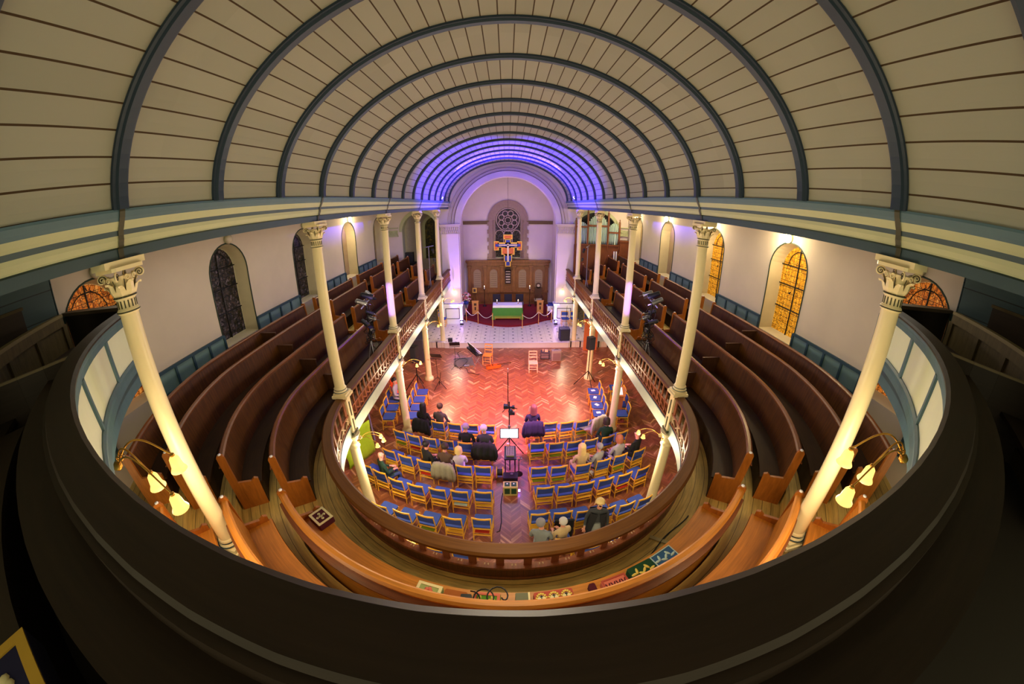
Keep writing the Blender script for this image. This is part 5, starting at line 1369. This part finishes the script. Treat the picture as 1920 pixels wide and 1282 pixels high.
sitter('LB5', 'white-haired person seated in front of the large dark coat by the aisle', C_CHAR, C_BLK, HW, 'short', 4)
sitter('LC2', 'dark-haired person in a black jacket turned sideways in the left third row', C_BLK, C_CHAR, HB, 'short', 5, turn=-0.5)
sitter('LC3', 'dark-haired person in brown jumper, left third row, grey coat behind', C_BRN, C_BLK, HD, 'short', 6)
sitter('LD1', 'bald pink-headed person in dark green jumper and jeans, left fourth row', C_GRN, C_JEAN, None, 'short', 7, SKINP, turn=-0.45)
sitter('RA0', 'person with long brown hair in navy holding white sheet, right front row', C_NAVY, C_BLK, HV, 'long', 8, hold='paper')
sitter('RC2', 'blonde person in a beige coat in the right third row', C_BEI, C_BEI, HL, 'long', 9)
sitter('RB4', 'dark-haired person in a dark green top, right second row', C_GRN, C_BLK, HD, 'mid', 10, turn=-0.3)
sitter('RC4', 'person with reddish hair in a light grey top, right third row', C_GRY, C_CHAR, HR, 'mid', 11)
sitter('RC5', 'bald pink-headed person in dark jacket, outermost in the right third row', C_BLK, C_BLK, None, 'short', 12, SKINP, turn=0.25)
person('pale-haired child in lilac beside the person in brown, left third row', (-1.42, 7.72, 0.0), 0.15, 'sit', C_LIL, C_LIL, HL, 'mid', SKIN, GP, 0.92, 13)
person('person in grey top leaning sideways beside the blonde person in beige', (2.46, 7.74, 0.0), 0.6, 'sit', C_GRY, C_CHAR, HG, 'short', SKIN, GP, 0.94, 14)
person('grey-haired person in grey jacket below the curved rail, lowest in the picture', (0.62, 5.0, 0.0), -0.25, 'sit', C_LG, C_CHAR, HG, 'short', SKIN, GP, 1.0, 15)
person('white-haired person half hidden beside the grey-jacketed one at the rail', (1.12, 5.16, 0.0), 0.4, 'sit', C_BEI, C_CHAR, HW, 'short', SKIN, GP, 0.92, 16)
person('person in grey under the left balcony behind the orange cloth', (-4.35, 11.60, 0.0), -PI/2, 'sit', C_GRY, C_CHAR, HB, 'short', SKIN, None, 1.0, 17)
person('blonde person standing in black cardigan and long grey dress, facing the camera', (1.88, 5.25, 0.0), PI*0.96, 'walk', C_CHAR, cloth('grey_dress', (128, 132, 130)), HL, 'mid', SKIN, None, 0.99, 18, True)

# coats and cloths over chair backs
def coat(key, label, mat, wdt=0.54, drop=0.42, name='coat'):
    x, y, a = CH[key];
    m = MB(); V = []; F = []; nx_, ns = 14, 12
    prof = [(-0.10, 0.60), (-0.16, 0.75), (-0.20, 0.86), (-0.24, 0.875), (-0.285, 0.85), (-0.31, 0.74), (-0.33, 0.84-drop*0.6), (-0.35, 0.84-drop)]
    for j, (py, pz_) in enumerate(prof):
        for i in range(nx_+1):
            u = i/nx_*2-1; w_ = wdt/2*(1+0.10*max(0, j-3)/4); sag = -0.05*abs(u)**2*(1 if j > 2 else 0.3)
            V.append((u*w_, py+0.018*math.sin(u*11+j*0.6), pz_+sag+0.012*math.sin(u*17+j)))
    n = nx_+1
    for j in range(len(prof)-1):
        for i in range(nx_): F.append((j*n+i, j*n+i+1, (j+1)*n+i+1, (j+1)*n+i))
    m.smooth = True; m.add(V, F)
    m.smooth = False
    for s in (-1, 1): m.tube([(s*wdt*0.44, -0.25, 0.84), (s*wdt*0.56, -0.29, 0.66), (s*wdt*0.60, -0.30, 0.46), (s*wdt*0.55, -0.31, 0.34)], 0.05, 8, taper=0.8)
    o = m.build(name, mat); o.location = (x, y, 0); o.rotation_euler = (0, 0, a)
    sm = o.modifiers.new('thickness', 'SOLIDIFY'); sm.thickness = 0.014
    tag(o, label, 'coat' if name == 'coat' else 'jacket', 'garments hung over chair backs')
coat('LA0', 'black leather coat over the leftmost chair of the front row', C_BLK)
coat('LB5', 'large dark olive coat over the aisle chair of the left second row', cloth('olive_black', (34, 40, 32)), 0.62, 0.5)
coat('LC3', 'pale grey-green coat over a chair of the left third row', cloth('grey_green', (136, 132, 112)), 0.56, 0.48)
coat('RA0', 'navy quilted coat over the aisle chair of the right front row', C_NAVY, 0.58, 0.46)
coat('RA4', 'cream jacket over the outermost chair of the right front row', cloth('cream', (214, 200, 176)), 0.6, 0.36, 'jacket')
x, y, a = CH['RA3']
m = MB(); m.box((0, 0, 0), (0.5, 0.34, 0.10), bev=0.1, taper=0.7); m.ball((0.18, 0.06, 0.03), 0.1, 8, (1.2, 1, 0.6)); m.ball((-0.2, -0.05, 0.0), 0.1, 8, (1.4, 0.8, 0.5)); o = m.build('scarf', cloth('white_violet', (206, 190, 226))); o.location = (2.62, 9.72, 0.53); tag(o, 'white and violet scarf heaped between two chairs, right front row', 'scarf')
m = MB(); m.box((0, 0, 0), (0.34, 0.42, 0.5), taper=0.8, bev=0.06); o = m.build('orange_cloth', cloth('orange', (226, 80, 30))); o.location = (-4.55, 12.2, 0.73); tag(o, 'bright orange cloth over the farthest chair under the left balcony', 'cloth')
m = MB(); m.box((0, 0, 0), (0.46, 0.06, 0.7), bev=0.02); o = m.build('black_bag', C_BLK); o.location = (1.24, 5.62, 0.36); tag(o, 'black bag hanging behind a chair near the curved rail', 'bag')
# lime green sheet under the left balcony
m = MB(); V = []; F = []
for j in range(9):
    for i in range(9): V.append((-4.95+0.07*i+0.03*math.sin(j), 7.95+0.12*i+0.02*math.sin(i*2+j), 0.02+1.25*j/8+0.02*math.sin(i)))
for j in range(8):
    for i in range(8): F.append((j*9+i, j*9+i+1, (j+1)*9+i+1, (j+1)*9+i))
m.smooth = True; m.add(V, F); o = m.build('lime_cloth', cloth('lime', (150, 190, 20))); at(o, (-4.7, 8.4, 0)); sm = o.modifiers.new('thickness', 'SOLIDIFY'); sm.thickness = 0.02
tag(o, 'lime green cloth screen standing under the left balcony', 'cloth')

# ================================================================== equipment in the centre aisle
def tripod_legs(t, h, spread, r, mat, n=3, a0=PI/2):
    for k in range(n):
        a = a0+k*2*PI/n; m = MB(); m.cyl((spread*math.cos(a), spread*math.sin(a), 0.01), (0, 0, h), r, 6); m.build('leg', mat, t)
t = thing('microphone_stand', 'tall thin microphone stand alone in the middle of the parquet', 'microphone stand', (-0.05, 11.75, 0), 0.4)
tripod_legs(t, 0.12, 0.36, 0.016, M_BLACK)
m = MB(); m.cyl((0, 0, 0.08), (0, 0, 1.55), 0.017, 8); m.build('pole', M_BLACK, t)
m = MB(); m.lathe([(0.012, 1.52), (0.018, 1.62), (0.028, 1.66), (0.026, 1.71), (0, 1.73)], n=10); m.build('microphone', M_SILVER, t)
t = thing('camera_stand', 'black tripod with a tall pole, clamps and a glowing twin screen, centre aisle', 'tripod', (-0.02, 8.75, 0), 0)
tripod_legs(t, 0.85, 0.52, 0.018, M_BLACK, 3, -PI/2+0.02)
m = MB(); m.cyl((0, 0, 0.4), (0, 0, 2.1), 0.018, 8); m.build('pole', M_BLACK, t)
m = MB(); m.box((0, 0.02, 1.9), (0.30, 0.05, 0.05)); m.box((-0.1, 0.04, 1.92), (0.12, 0.12, 0.10)); m.box((0.12, 0.03, 1.9), (0.07, 0.09, 0.08)); m.build('top_clamp', M_BLACKP, t)
m = MB(); m.lathe([(0.05, 0), (0.07, 0.12), (0.05, 0.16)], (0.04, 0.02, 1.66), 12); m.box((0.1, 0.02, 1.7), (0.12, 0.08, 0.08)); m.build('camera_head', M_BLACKP, t)
m = MB(); m.lathe([(0.045, 0), (0.045, 0.05)], (0.0, -0.06, 1.3), 12, Rx(PI/2)); m.build('clamp_knob', M_SILVER, t)
m = MB(); m.box((0, -0.08, 1.06), (0.56, 0.03, 0.30), Rx(-0.6)); sc_ = m.build('screen', M_BLACKP, t)
for s, nm in ((-1, 'a'), (1, 'b')):
    m = MB(); m.box((s*0.13, -0.095, 1.07), (0.235, 0.012, 0.25), Rx(-0.6)); m.build('display', emis('lit_screen', (225, 245, 255), 2.6), sc_)
t = thing('sound_desk', 'narrow black table of mixers and controls behind the twin screen', 'sound desk', (0.0, 8.2, 0), 0)
m = MB(); m.box((0, 0, 0.70), (0.34, 0.62, 0.04)); m.build('table_top', M_BLACKP, t)
for a in (-0.14, 0.14):
    for b in (-0.27, 0.27):
        m = MB(); m.cyl((a, b, 0), (a, b, 0.7), 0.014, 6); m.build('leg', M_BLACK, t)
m = MB(); m.box((0, -0.02, 0.76), (0.22, 0.42, 0.06)); mx = m.build('mixer', plain('mixer_panel', (120, 116, 96), 0.5), t)
m = MB(); R = random.Random(4)
for k in range(7):
    for j in range(4): m.box((-0.075+0.05*j, -0.18+0.055*k, 0.80), (0.018, 0.024, 0.02))
m.build('knobs', M_BLACKP, mx)
m = MB(); m.box((-0.06, 0.24, 0.80), (0.08, 0.08, 0.12)); m.build('pink_cup', plain('pink_cup', (236, 160, 150), 0.5), t)
t = thing('headphones', 'silver-grey headphones lying right of the sound desk', 'headphones', (0.25, 8.05, 0.0), 0)
m = MB(); m.tube([(0.07*math.cos(a/10*PI), 0, 0.62+0.07*math.sin(a/10*PI)) for a in range(11)], 0.008, 6); m.build('band', M_SILVER, t)
for s in (-1, 1):
    m = MB(); m.lathe([(0.035, -0.015), (0.035, 0.015)], (s*0.07, 0, 0.60), 12, Ry(PI/2)); m.build('ear_cup', M_SILVER, t)
m = MB(); m.lathe([(0.12, 0), (0.12, 0.02), (0.015, 0.03), (0.012, 0.52), (0.04, 0.56)], n=10); m.build('stand', M_BLACK, t)
t = thing('cable_reel', 'upright cable reel with yellow rims beside the sound desk', 'cable reel', (-0.30, 7.95, 0.17), 0)
for s in (-1, 1):
    m = MB(); m.tube([(s*0.09, 0.16*math.cos(a/20*2*PI), 0.16*math.sin(a/20*2*PI)) for a in range(20)], 0.014, 6, closed=True); m.build('rim', plain('yellow_plastic', (214, 180, 30), 0.5), t)
m = MB(); m.lathe([(0.10, -0.09), (0.10, 0.09)], (0, 0, 0), 18, Ry(PI/2)); m.lathe([(0.15, -0.095), (0.15, -0.085)], (0, 0, 0), 18, Ry(PI/2)); m.build('drum', M_BLACKP, t)
t = thing('black_case', 'black soft case on the floor behind the sound desk', 'case', (0.0, 7.7, 0), 0)
m = MB(); m.box((0, 0, 0.14), (0.42, 0.26, 0.28), bev=0.03); m.build('body', M_BLACKP, t)
m = MB(); m.lathe([(0.04, 0), (0.04, 0.03)], (0.04, 0.02, 0.29), 12); m.build('round_badge', M_SILVER, t)
t = thing('power_box', 'cream-edged box with two dark green panels at the rear of the equipment', 'box', (0.0, 7.28, 0), 0)
m = MB(); m.box((0, 0, 0.16), (0.40, 0.24, 0.32), bev=0.01); m.build('case', plain('khaki_case', (190, 176, 110), 0.6), t)
for s in (-1, 1):
    m = MB(); m.box((s*0.09, 0, 0.324), (0.14, 0.16, 0.012)); m.box((s*0.09, -0.123, 0.17), (0.14, 0.012, 0.2)); m.build('green_panel', plain('dark_green_panel', (24, 64, 44), 0.5), t)
    m = MB(); m.lathe([(0.02, 0), (0.02, 0.01)], (s*0.09, 0.01, 0.33), 10); m.build('white_dial', M_WHITE, t)
m = MB(); m.box((0.24, -0.02, 0.10), (0.05, 0.05, 0.04)); m.build('indicator', emis('violet_led', (120, 90, 255), 14), t)
m = MB(); m.tube([(-0.22, 7.25, 0.008), (-0.26, 6.8, 0.008), (-0.24, 6.2, 0.008), (-0.28, 5.9, 0.008), (-0.36, 5.86, 0.008)], 0.012, 6); tag(at(m.build('floor_cable', M_BLACK), (-0.24, 6.8, 0)), 'black cable running down the centre aisle behind the equipment', 'cable')

# ================================================================== instruments and gear on the open floor
t = thing('keyboard', 'electric keyboard with white sheet music on a crossed stand, left of stage', 'keyboard', (-1.62, 15.6, 0), 0.5)
m = MB(); m.box((0, 0, 0.78), (0.32, 1.15, 0.09), bev=0.01); kb = m.build('keyboard_body', M_BLACKP, t)
m = MB(); m.box((0.08, 0, 0.83), (0.12, 1.05, 0.012)); m.build('white_keys', M_WHITE, kb)
m = MB()
for k in range(25): m.box((0.055, -0.5+0.0417*k, 0.84), (0.06, 0.014, 0.012))
m.build('black_keys', M_BLACKP, kb)
m = MB(); m.box((-0.12, 0, 0.98), (0.03, 0.8, 0.26), Ry(-0.35)); m.build('music_rest', M_BLACKP, t)
m = MB(); m.box((-0.10, -0.18, 1.0), (0.02, 0.24, 0.3), Ry(-0.35)); m.box((-0.10, 0.12, 1.0), (0.02, 0.24, 0.3), Ry(-0.35)); m.build('sheet_music', M_WHITE, t)
for s in (-1, 1):
    m = MB(); m.cyl((-0.25, s*0.3, 0.02), (0.22, s*0.3, 0.74), 0.016, 6); m.cyl((0.25, s*0.3, 0.02), (-0.22, s*0.3, 0.74), 0.016, 6); m.build('crossed_leg', M_SILVER, t)
t = thing('cello', 'orange-brown cello lying on its side by the orange chair', 'cello', (-0.72, 15.35, 0), 0.35)
m = MB(); V = []; F = []; N = 28
out = []
for i in range(N):
    a = 2*PI*i/N; x = 0.37*math.cos(a); w_ = (0.20+0.035*math.cos(2*a)*1.6-0.02*math.cos(a))
    out.append((x, math.sin(a)*w_))
m.add([(x, y, 0.04) for x, y in out]+[(x, y, 0.15) for x, y in out], [tuple(range(N-1, -1, -1)), tuple(range(N, 2*N))]+[(i, (i+1) % N, N+(i+1) % N, N+i) for i in range(N)])
m.build('body', plain('cello_varnish', (190, 84, 26), 0.25), t)
m = MB(); m.box((0.50, 0, 0.16), (0.62, 0.035, 0.03)); m.lathe([(0.035, -0.02), (0.035, 0.02)], (0.84, 0, 0.15), 12, Rx(PI/2)); m.build('neck', M_OAKD, t)
m = MB(); m.box((-0.05, 0, 0.17), (0.02, 0.10, 0.05)); m.box((-0.25, 0, 0.165), (0.2, 0.03, 0.02)); m.build('bridge_and_tailpiece', M_BLACK, t)
def music_stand(x, y, rz, label, h=1.1, sheets=False):
    t = thing('music_stand', label, 'music stand', (x, y, 0), rz, 'music stands')
    tripod_legs(t, 0.22, 0.26, 0.009, M_BLACK)
    m = MB(); m.cyl((0, 0, 0.1), (0, 0, h), 0.009, 6); m.build('pole', M_BLACK, t)
    m = MB(); m.box((0, 0.02, h+0.12), (0.48, 0.015, 0.32), Rx(0.7)); m.box((0, -0.09, h+0.03), (0.48, 0.05, 0.012)); m.build('desk', M_BLACKP, t)
    if sheets:
        m = MB(); m.box((0, 0.0, h+0.15), (0.42, 0.012, 0.26), Rx(0.7)); m.build('sheet_music', plain('violet_lit_paper', (120, 110, 140), 0.8), t)
music_stand(-2.5, 15.25, 0.1, 'black music stand left of the keyboard', 1.15)
music_stand(-3.15, 14.0, -0.1, 'black music stand with folded feet near the third left column', 1.1)
t = thing('cable_heap', 'black cables and pedals scattered on a grey mat by the music stand', 'cables', (-2.15, 15.7, 0), 0.2)
m = MB(); m.box((0, 0.35, 0.006), (0.95, 1.0, 0.012)); m.build('mat', plain('grey_mat', (110, 100, 96), 0.95), t)
R = random.Random(8)
for q in range(4):
    m = MB(); p = Vector((R.uniform(-.5, 0), R.uniform(-.3, .5), 0.022)); pts = [p]; a = R.uniform(0, 6)
    for k in range(16): a += R.uniform(-.6, .9); p = p+Vector((math.cos(a), math.sin(a), 0))*0.09; pts.append(p.copy())
    m.tube(pts, 0.011, 5); m.build('cable', M_BLACK, t)
m = MB(); m.box((0.1, -0.2, 0.04), (0.24, 0.14, 0.06), bev=0.01); m.build('pedal', M_SILVER, t)
for (x, y, nm, sp) in ((-3.0, 13.5, 'left', 0.3),):
    t = thing('folded_stand', 'low folded black stand on the floor by the fourth left column', 'stand', (-2.95, 13.35, 0), 0.3)
    tripod_legs(t, 0.35, 0.3, 0.013, M_BLACK); m = MB(); m.cyl((0, 0, 0.2), (0.1, 0.1, 0.7), 0.012, 6); m.build('pole', M_BLACK, t)
for s, x, y in ((-1, -3.85, 13.2), (1, 3.36, 13.45)):
    nm = 'left' if s < 0 else 'right'
    t = thing('loudspeaker_stand', 'black tripod loudspeaker stand at the %s edge of the parquet' % nm, 'speaker stand', (x, y, 0), 0.2 if s > 0 else 0.9, 'loudspeaker stands')
    tripod_legs(t, 0.75, 0.58, 0.018, M_BLACK, 3, -PI/2); m = MB(); m.cyl((0, 0, 0.35), (0, 0, 1.75 if s > 0 else 1.5), 0.02, 8); m.build('pole', M_BLACK, t)
    h = 1.75 if s > 0 else 1.5
    t = thing('loudspeaker', 'black loudspeaker on its tripod at the %s edge of the parquet' % nm, 'loudspeaker', (x, y, h), 0.3*s, 'loudspeakers on tripods')
    m = MB(); m.box((0, 0, 0.26), (0.30, 0.28, 0.52), bev=0.03); m.build('cabinet', M_BLACKP, t)
    m = MB(); m.box((0, -0.143, 0.26), (0.26, 0.01, 0.46)); m.build('grille', plain('speaker_grille', (46, 48, 60), 0.7), t)
t = thing('floor_monitor', 'large blue-black loudspeaker cabinet on the right end of the white step', 'loudspeaker', (3.05, 18.3, 0.32), 0.05)
m = MB(); m.box((0, 0, 0.33), (0.56, 0.5, 0.66), bev=0.03); m.build('cabinet', plain('blue_black_cabinet', (34, 30, 84), 0.5), t)
m = MB(); m.box((0, -0.255, 0.33), (0.48, 0.012, 0.56)); m.build('grille', plain('speaker_grille', (46, 48, 60), 0.7), t)
m = MB(); m.cyl((0.1, 0.1, 0.66), (0.1, 0.1, 1.9), 0.013, 6); m.build('pole', M_BLACK, t)
t = thing('small_step_monitor', 'small black box at the left end of the white step', 'box', (-3.15, 18.0, 0.335), 0)
m = MB(); m.box((0, 0, 0.09), (0.22, 0.18, 0.18), bev=0.01); m.build('body', M_BLACKP, t)
m = MB(); m.box((0, -0.092, 0.09), (0.18, 0.008, 0.14)); m.build('grille', plain('speaker_grille', (46, 48, 60), 0.7), t)
t = thing('amplifier', 'grey-violet guitar amplifier standing on the parquet, right', 'amplifier', (2.35, 16.2, 0), 0.1)
m = MB(); m.box((0, 0, 0.29), (0.46, 0.28, 0.54), bev=0.02); m.build('cabinet', plain('amp_tweed', (150, 130, 128), 0.9), t)
m = MB(); m.box((0, -0.145, 0.25), (0.38, 0.01, 0.38)); m.build('grille_cloth', plain('amp_cloth', (126, 96, 104), 0.9), t)
m = MB(); m.tube([(-0.1, 0, 0.56), (-0.06, 0, 0.60), (0.06, 0, 0.60), (0.1, 0, 0.56)], 0.01, 6); m.build('handle', M_BLACK, t)
t = thing('amplifier', 'low dark amplifier with small items on top, left of the grey one', 'amplifier', (1.82, 16.45, 0), -0.1)
m = MB(); m.box((0, 0, 0.20), (0.46, 0.30, 0.36), bev=0.02); m.build('cabinet', plain('dark_amp', (74, 58, 70), 0.8), t)
m = MB(); m.box((0, -0.155, 0.18), (0.38, 0.01, 0.26)); m.build('grille_cloth', plain('amp_cloth', (126, 96, 104), 0.9), t)
m = MB(); m.box((0.06, 0, 0.42), (0.16, 0.14, 0.10)); m.cyl((-0.1, 0, 0.38), (-0.1, 0, 0.5), 0.03, 8); m.build('items_on_top', M_PALEW, t)
t = thing('lectern', 'wooden lectern with a white sheet beside the third right column', 'lectern', (3.92, 10.9, 0), -0.1)
m = MB(); m.box((0, 0, 0.55), (0.34, 0.30, 1.05)); m.build('body', plain('lectern_wood', (170, 104, 56), 0.4), t)
m = MB(); m.box((0, -0.02, 1.16), (0.46, 0.42, 0.03), Rx(0.5)); m.build('book_rest', plain('lectern_wood', (170, 104, 56), 0.4), t)
m = MB(); m.box((0, -0.03, 1.185), (0.26, 0.32, 0.008), Rx(0.5)); m.build('white_sheet', M_WHITE, t)
t = thing('pulpit_screen', 'orange-brown wooden screen beside the white step at the right', 'screen', (4.35, 17.5, 0), 0.05)
m = MB(); m.box((0, 0, 0.85), (0.75, 0.06, 1.7)); m.build('panel', plain('screen_wood', (200, 108, 66), 0.45), t)
m = MB(); m.box((0, 0, 1.72), (0.82, 0.12, 0.05)); m.build('top_rail', plain('screen_wood', (200, 108, 66), 0.45), t)
t = thing('piano', 'dark covered upright piano under the left balcony near the white step', 'piano', (-4.6, 16.6, 0), 0.15)
m = MB(); m.box((0, 0, 0.6), (0.62, 1.4, 1.2), bev=0.03); m.build('covered_body', plain('charcoal_cover', (54, 48, 62), 0.9), t)
m = MB(); m.box((0.40, 0, 0.70), (0.24, 1.3, 0.05)); m.build('keyboard_lid', M_BLACKP, t)
m = MB(); m.box((0.42, 0, 0.735), (0.12, 1.2, 0.012)); m.build('white_keys', M_WHITE, t)
t = thing('side_table', 'small white-topped table beside the right pier on the chancel step', 'table', (2.72, 22.1, 0.45), 0)
m = MB(); m.box((0, 0, 0.72), (0.5, 0.42, 0.03)); m.box((0, -0.2, 0.55), (0.44, 0.02, 0.3)); m.build('top', M_WHITE, t)
for a in (-0.2, 0.2):
    for b in (-0.17, 0.17):
        m = MB(); m.box((a, b, 0.35), (0.04, 0.04, 0.7)); m.build('leg', M_BEECHO, t)
m = MB(); m.box((0, 0, 0), (0.36, 0.3, 0.16), taper=0.85, bev=0.02); o = m.build('blue_cloth_box', M_PBLUE); o.location = (2.72, 22.1, 1.27); tag(o, 'blue cloth-covered box on the small white table', 'box')
t = thing('easel_board', 'dark sloping board on a stand under the left balcony near the second column', 'board', (-4.55, 9.35, 0), 0.5)
m = MB(); m.cyl((0, -0.3, 0.35), (0, 0.35, 1.45), 0.035, 8); m.build('long_tube', plain('grey_tube', (104, 92, 104), 0.5), t)
tripod_legs(t, 0.8, 0.35, 0.012, M_BLACK)

# ================================================================== kneelers and things on the near pews
def hassock(label, loc, rz, base, trim_, motif, dims=(0.36, 0.24, 0.09), tilt=0.0, parts=True, edge=0.035):
    t = thing('hassock', label, 'hassock', loc, rz, 'embroidered hassocks')
    t.rotation_euler = (tilt, 0, rz)
    m = MB(); m.box((0, 0, dims[2]/2), dims, bev=0.015); m.build('cushion', base, t)
    if trim_:
        m = MB(); e = edge; X, Y = dims[0]/2-0.004, dims[1]/2-0.004; z = dims[2]+0.003
        for s in (-1, 1): m.box((0, s*(Y-e/2), z), (2*X, e, 0.006)); m.box((s*(X-e/2), 0, z), (e, 2*Y-2*e, 0.006))
        m.build('border', trim_, t)
    if motif:
        mm, kind = motif; m = MB(); z = dims[2]+0.004
        if kind == 'cross':
            for a in (0, PI/2): m.box((0, 0, z), (0.10, 0.022, 0.006), Rz(a+PI/4*0))
            for k in range(4): m.lathe([(0.022, 0), (0.022, 0.005)], (0.055*math.cos(k*PI/2), 0.055*math.sin(k*PI/2), z-0.002), 10)
        elif kind == 'flower':
            for k in range(5): m.ball((0.03*math.cos(k*1.256), 0.03*math.sin(k*1.256), z-0.004), 0.026, 8, (1, 1, 0.35))
        elif kind == 'leaves':
            for k in range(6): m.ball((-0.13+0.05*k, 0.03*math.sin(k*2.1), z-0.004), 0.038, 8, (1.3, 0.5, 0.2), Rz(k*1.3))
        elif kind == 'lettering':
            for k in range(8): m.box((-0.12+0.034*k, 0.0, z), (0.012, 0.05, 0.006), Rz(0.3*(-1)**k))
        m.build('motif', mm, t)
    return t
Y_ = plain('wool_yellow', (214, 190, 90), 0.95); WL = plain('wool_cream', (220, 208, 160), 0.95); MAR = plain('wool_maroon', (72, 14, 30), 0.95); TER = plain('wool_terracotta', (168, 74, 60), 0.95); GRW = plain('wool_green', (90, 140, 40), 0.95); DGW = plain('wool_dark_green', (16, 62, 34), 0.95); BLW = plain('wool_blue', (44, 86, 130), 0.95); PKW = plain('wool_pink', (206, 110, 90), 0.95); SAG = plain('wool_sage', (150, 160, 100), 0.95); LBW = plain('wool_light', (170, 196, 190), 0.95)
ZS = 2.99+0.44
def on_seat(a, r=4.16): x, y = hp(a, r); return (x, y, ZS), rad(a)
l, z = on_seat(-41.0, 4.10); hassock('maroon hassock with a cream cross and border, on the near pew at left', l, z+0.15, MAR, WL, (WL, 'cross'), (0.30, 0.26, 0.10), 0.0)
l, z = on_seat(-13.5); hassock('sage green hassock with a pink rose, left of the orange one', l, z, SAG, WL, (PKW, 'flower'), (0.30, 0.20, 0.09))
l, z = on_seat(-9.2); hassock('plain terracotta hassock between the sage and lime ones', l, z, plain('wool_rust', (150, 84, 34), 0.95), None, None, (0.26, 0.18, 0.08))
l, z = on_seat(-4.3); hassock('lime green hassock under the coiled black cable', l, z, GRW, PKW, (Y_, 'leaves'), (0.30, 0.22, 0.09))
l, z = on_seat(1.2); m = MB(); m.box((0, 0, 0.05), (0.16, 0.22, 0.10), bev=0.01); m.m = 1; m.box((0.07, 0, 0.05), (0.02, 0.225, 0.104)); o = m.build('grey_book', [plain('grey_cover', (104, 106, 84), 0.8), WL]); o.location = l; o.rotation_euler = (0, 0, z); tag(o, 'thick grey book between the lime and red hassocks', 'book')
l, z = on_seat(6.0); hassock('red hassock with cream scalloped arches, below the rail centre', l, z, TER, None, None, (0.44, 0.22, 0.09))
SC = bpy.context.scene
t = [o for o in COL.objects if o.name.startswith('hassock')][-1]
m = MB()
for k in (-1, 0, 1):
    for q in range(9):
        a = PI*q/8; m.box((k*0.14+0.058*math.cos(a), 0.0+0.085*math.sin(a), 0.094), (0.024, 0.02, 0.006), Rz(a))
m.build('scallop_border', Y_, t)
m = MB()
for k in (-1, 0, 1): m.lathe([(0.05, 0), (0.05, 0.004)], (k*0.14, 0.0, 0.09), 14, None, 1.2)
m.build('scallop_fill', WL, t)
m = MB()
for k in (-1, 0, 1): m.box((k*0.14, 0.03, 0.097), (0.01, 0.06, 0.006)); m.box((k*0.14, 0.045, 0.097), (0.035, 0.01, 0.006))
m.build('dark_crosses', M_BLACKP, t)
l, z = on_seat(12.4); hassock('red hassock with dark lettering and border between two others', l, z, MAR, None, None, (0.08, 0.2, 0.085))
l, z = on_seat(16.2); hassock('pink hassock with a dark lettered border', l, z, PKW, TER, (MAR, 'lettering'), (0.32, 0.18, 0.09), 0.0, True, 0.02)
l, z = on_seat(21.6); hassock('dark green hassock with yellow leaves', l, z, DGW, None, (Y_, 'leaves'), (0.36, 0.22, 0.09))
l, z = on_seat(26.6); hassock('blue hassock with white bird shapes', l, z, BLW, LBW, (LBW, 'leaves'), (0.36, 0.22, 0.09), 0.0, True, 0.012)
l, z = on_seat(-4.0); m = MB(); pts = [Vector((l[0]-0.2+0.012*k+0.07*math.sin(k*0.5), l[1]+0.02+0.09*math.cos(k*0.5), ZS+0.12+0.004*k)) for k in range(34)]; m.tube(pts, 0.009, 5); m.box((l[0]-0.24, l[1]+0.02, ZS+0.13), (0.12, 0.06, 0.05), bev=0.01)
tag(at(m.build('coiled_cable', M_BLACK), (l[0], l[1], ZS+0.12)), 'coiled black cable with a small adaptor on the lime hassock', 'cable')
x, y = hp(-28, 3.86); m = MB()
m.tube([Vector((hp(a, 3.82+0.05*math.sin(a*0.3))[0], hp(a, 3.82+0.05*math.sin(a*0.3))[1], 3.003)) for a in np.linspace(8, 46, 30)], 0.010, 5)
tag(at(m.build('gallery_cable', M_BLACK), (1.5, 2.7, 3.0)), 'black cable along the gallery floor behind the curved balustrade', 'cable')
x, y = hp(36, 3.95); m = MB(); m.box((0, 0, 0.01), (0.06, 0.75, 0.02)); o = m.build('timber_strip', plain('pale_worn_strip', (190, 176, 130), 0.8)); o.location = (x, y, 2.99); o.rotation_euler = (0, 0, rad(36)+0.35); tag(o, 'pale loose timber strip on the gallery floor at right', 'board')
# hassock in the dark, bottom left
hassock('dark blue hassock with a gold border and pale motif, bottom left corner', (-1.49, -0.22, 6.30), -0.28, plain('wool_midnight', (20, 18, 60), 0.95), plain('wool_gold', (190, 150, 50), 0.95), (WL, 'flower'), (0.34, 0.30, 0.10), 0.0, True, 0.045)
t = thing('dark_bench', 'near-black bench behind the camera side of the rail, bottom left', 'bench', (-1.9, -0.35, 5.86), 0, None, True)
bp = [(0, CY, math.sin(rad(a)), -math.cos(rad(a))) for a in np.linspace(-36, -6, 14)]
m = MB(); m.sweep([(6.50, 6.26), (6.95, 6.24), (6.95, 6.28), (6.50, 6.30)], bp); m.build('seat', M_DARK, t)
m = MB(); m.sweep(rect(6.92, 6.96, 5.86, 6.26), bp); m.sweep(rect(6.52, 6.55, 5.86, 6.26), bp); m.build('support', M_DARK, t)
bpy.context.view_layer.update()
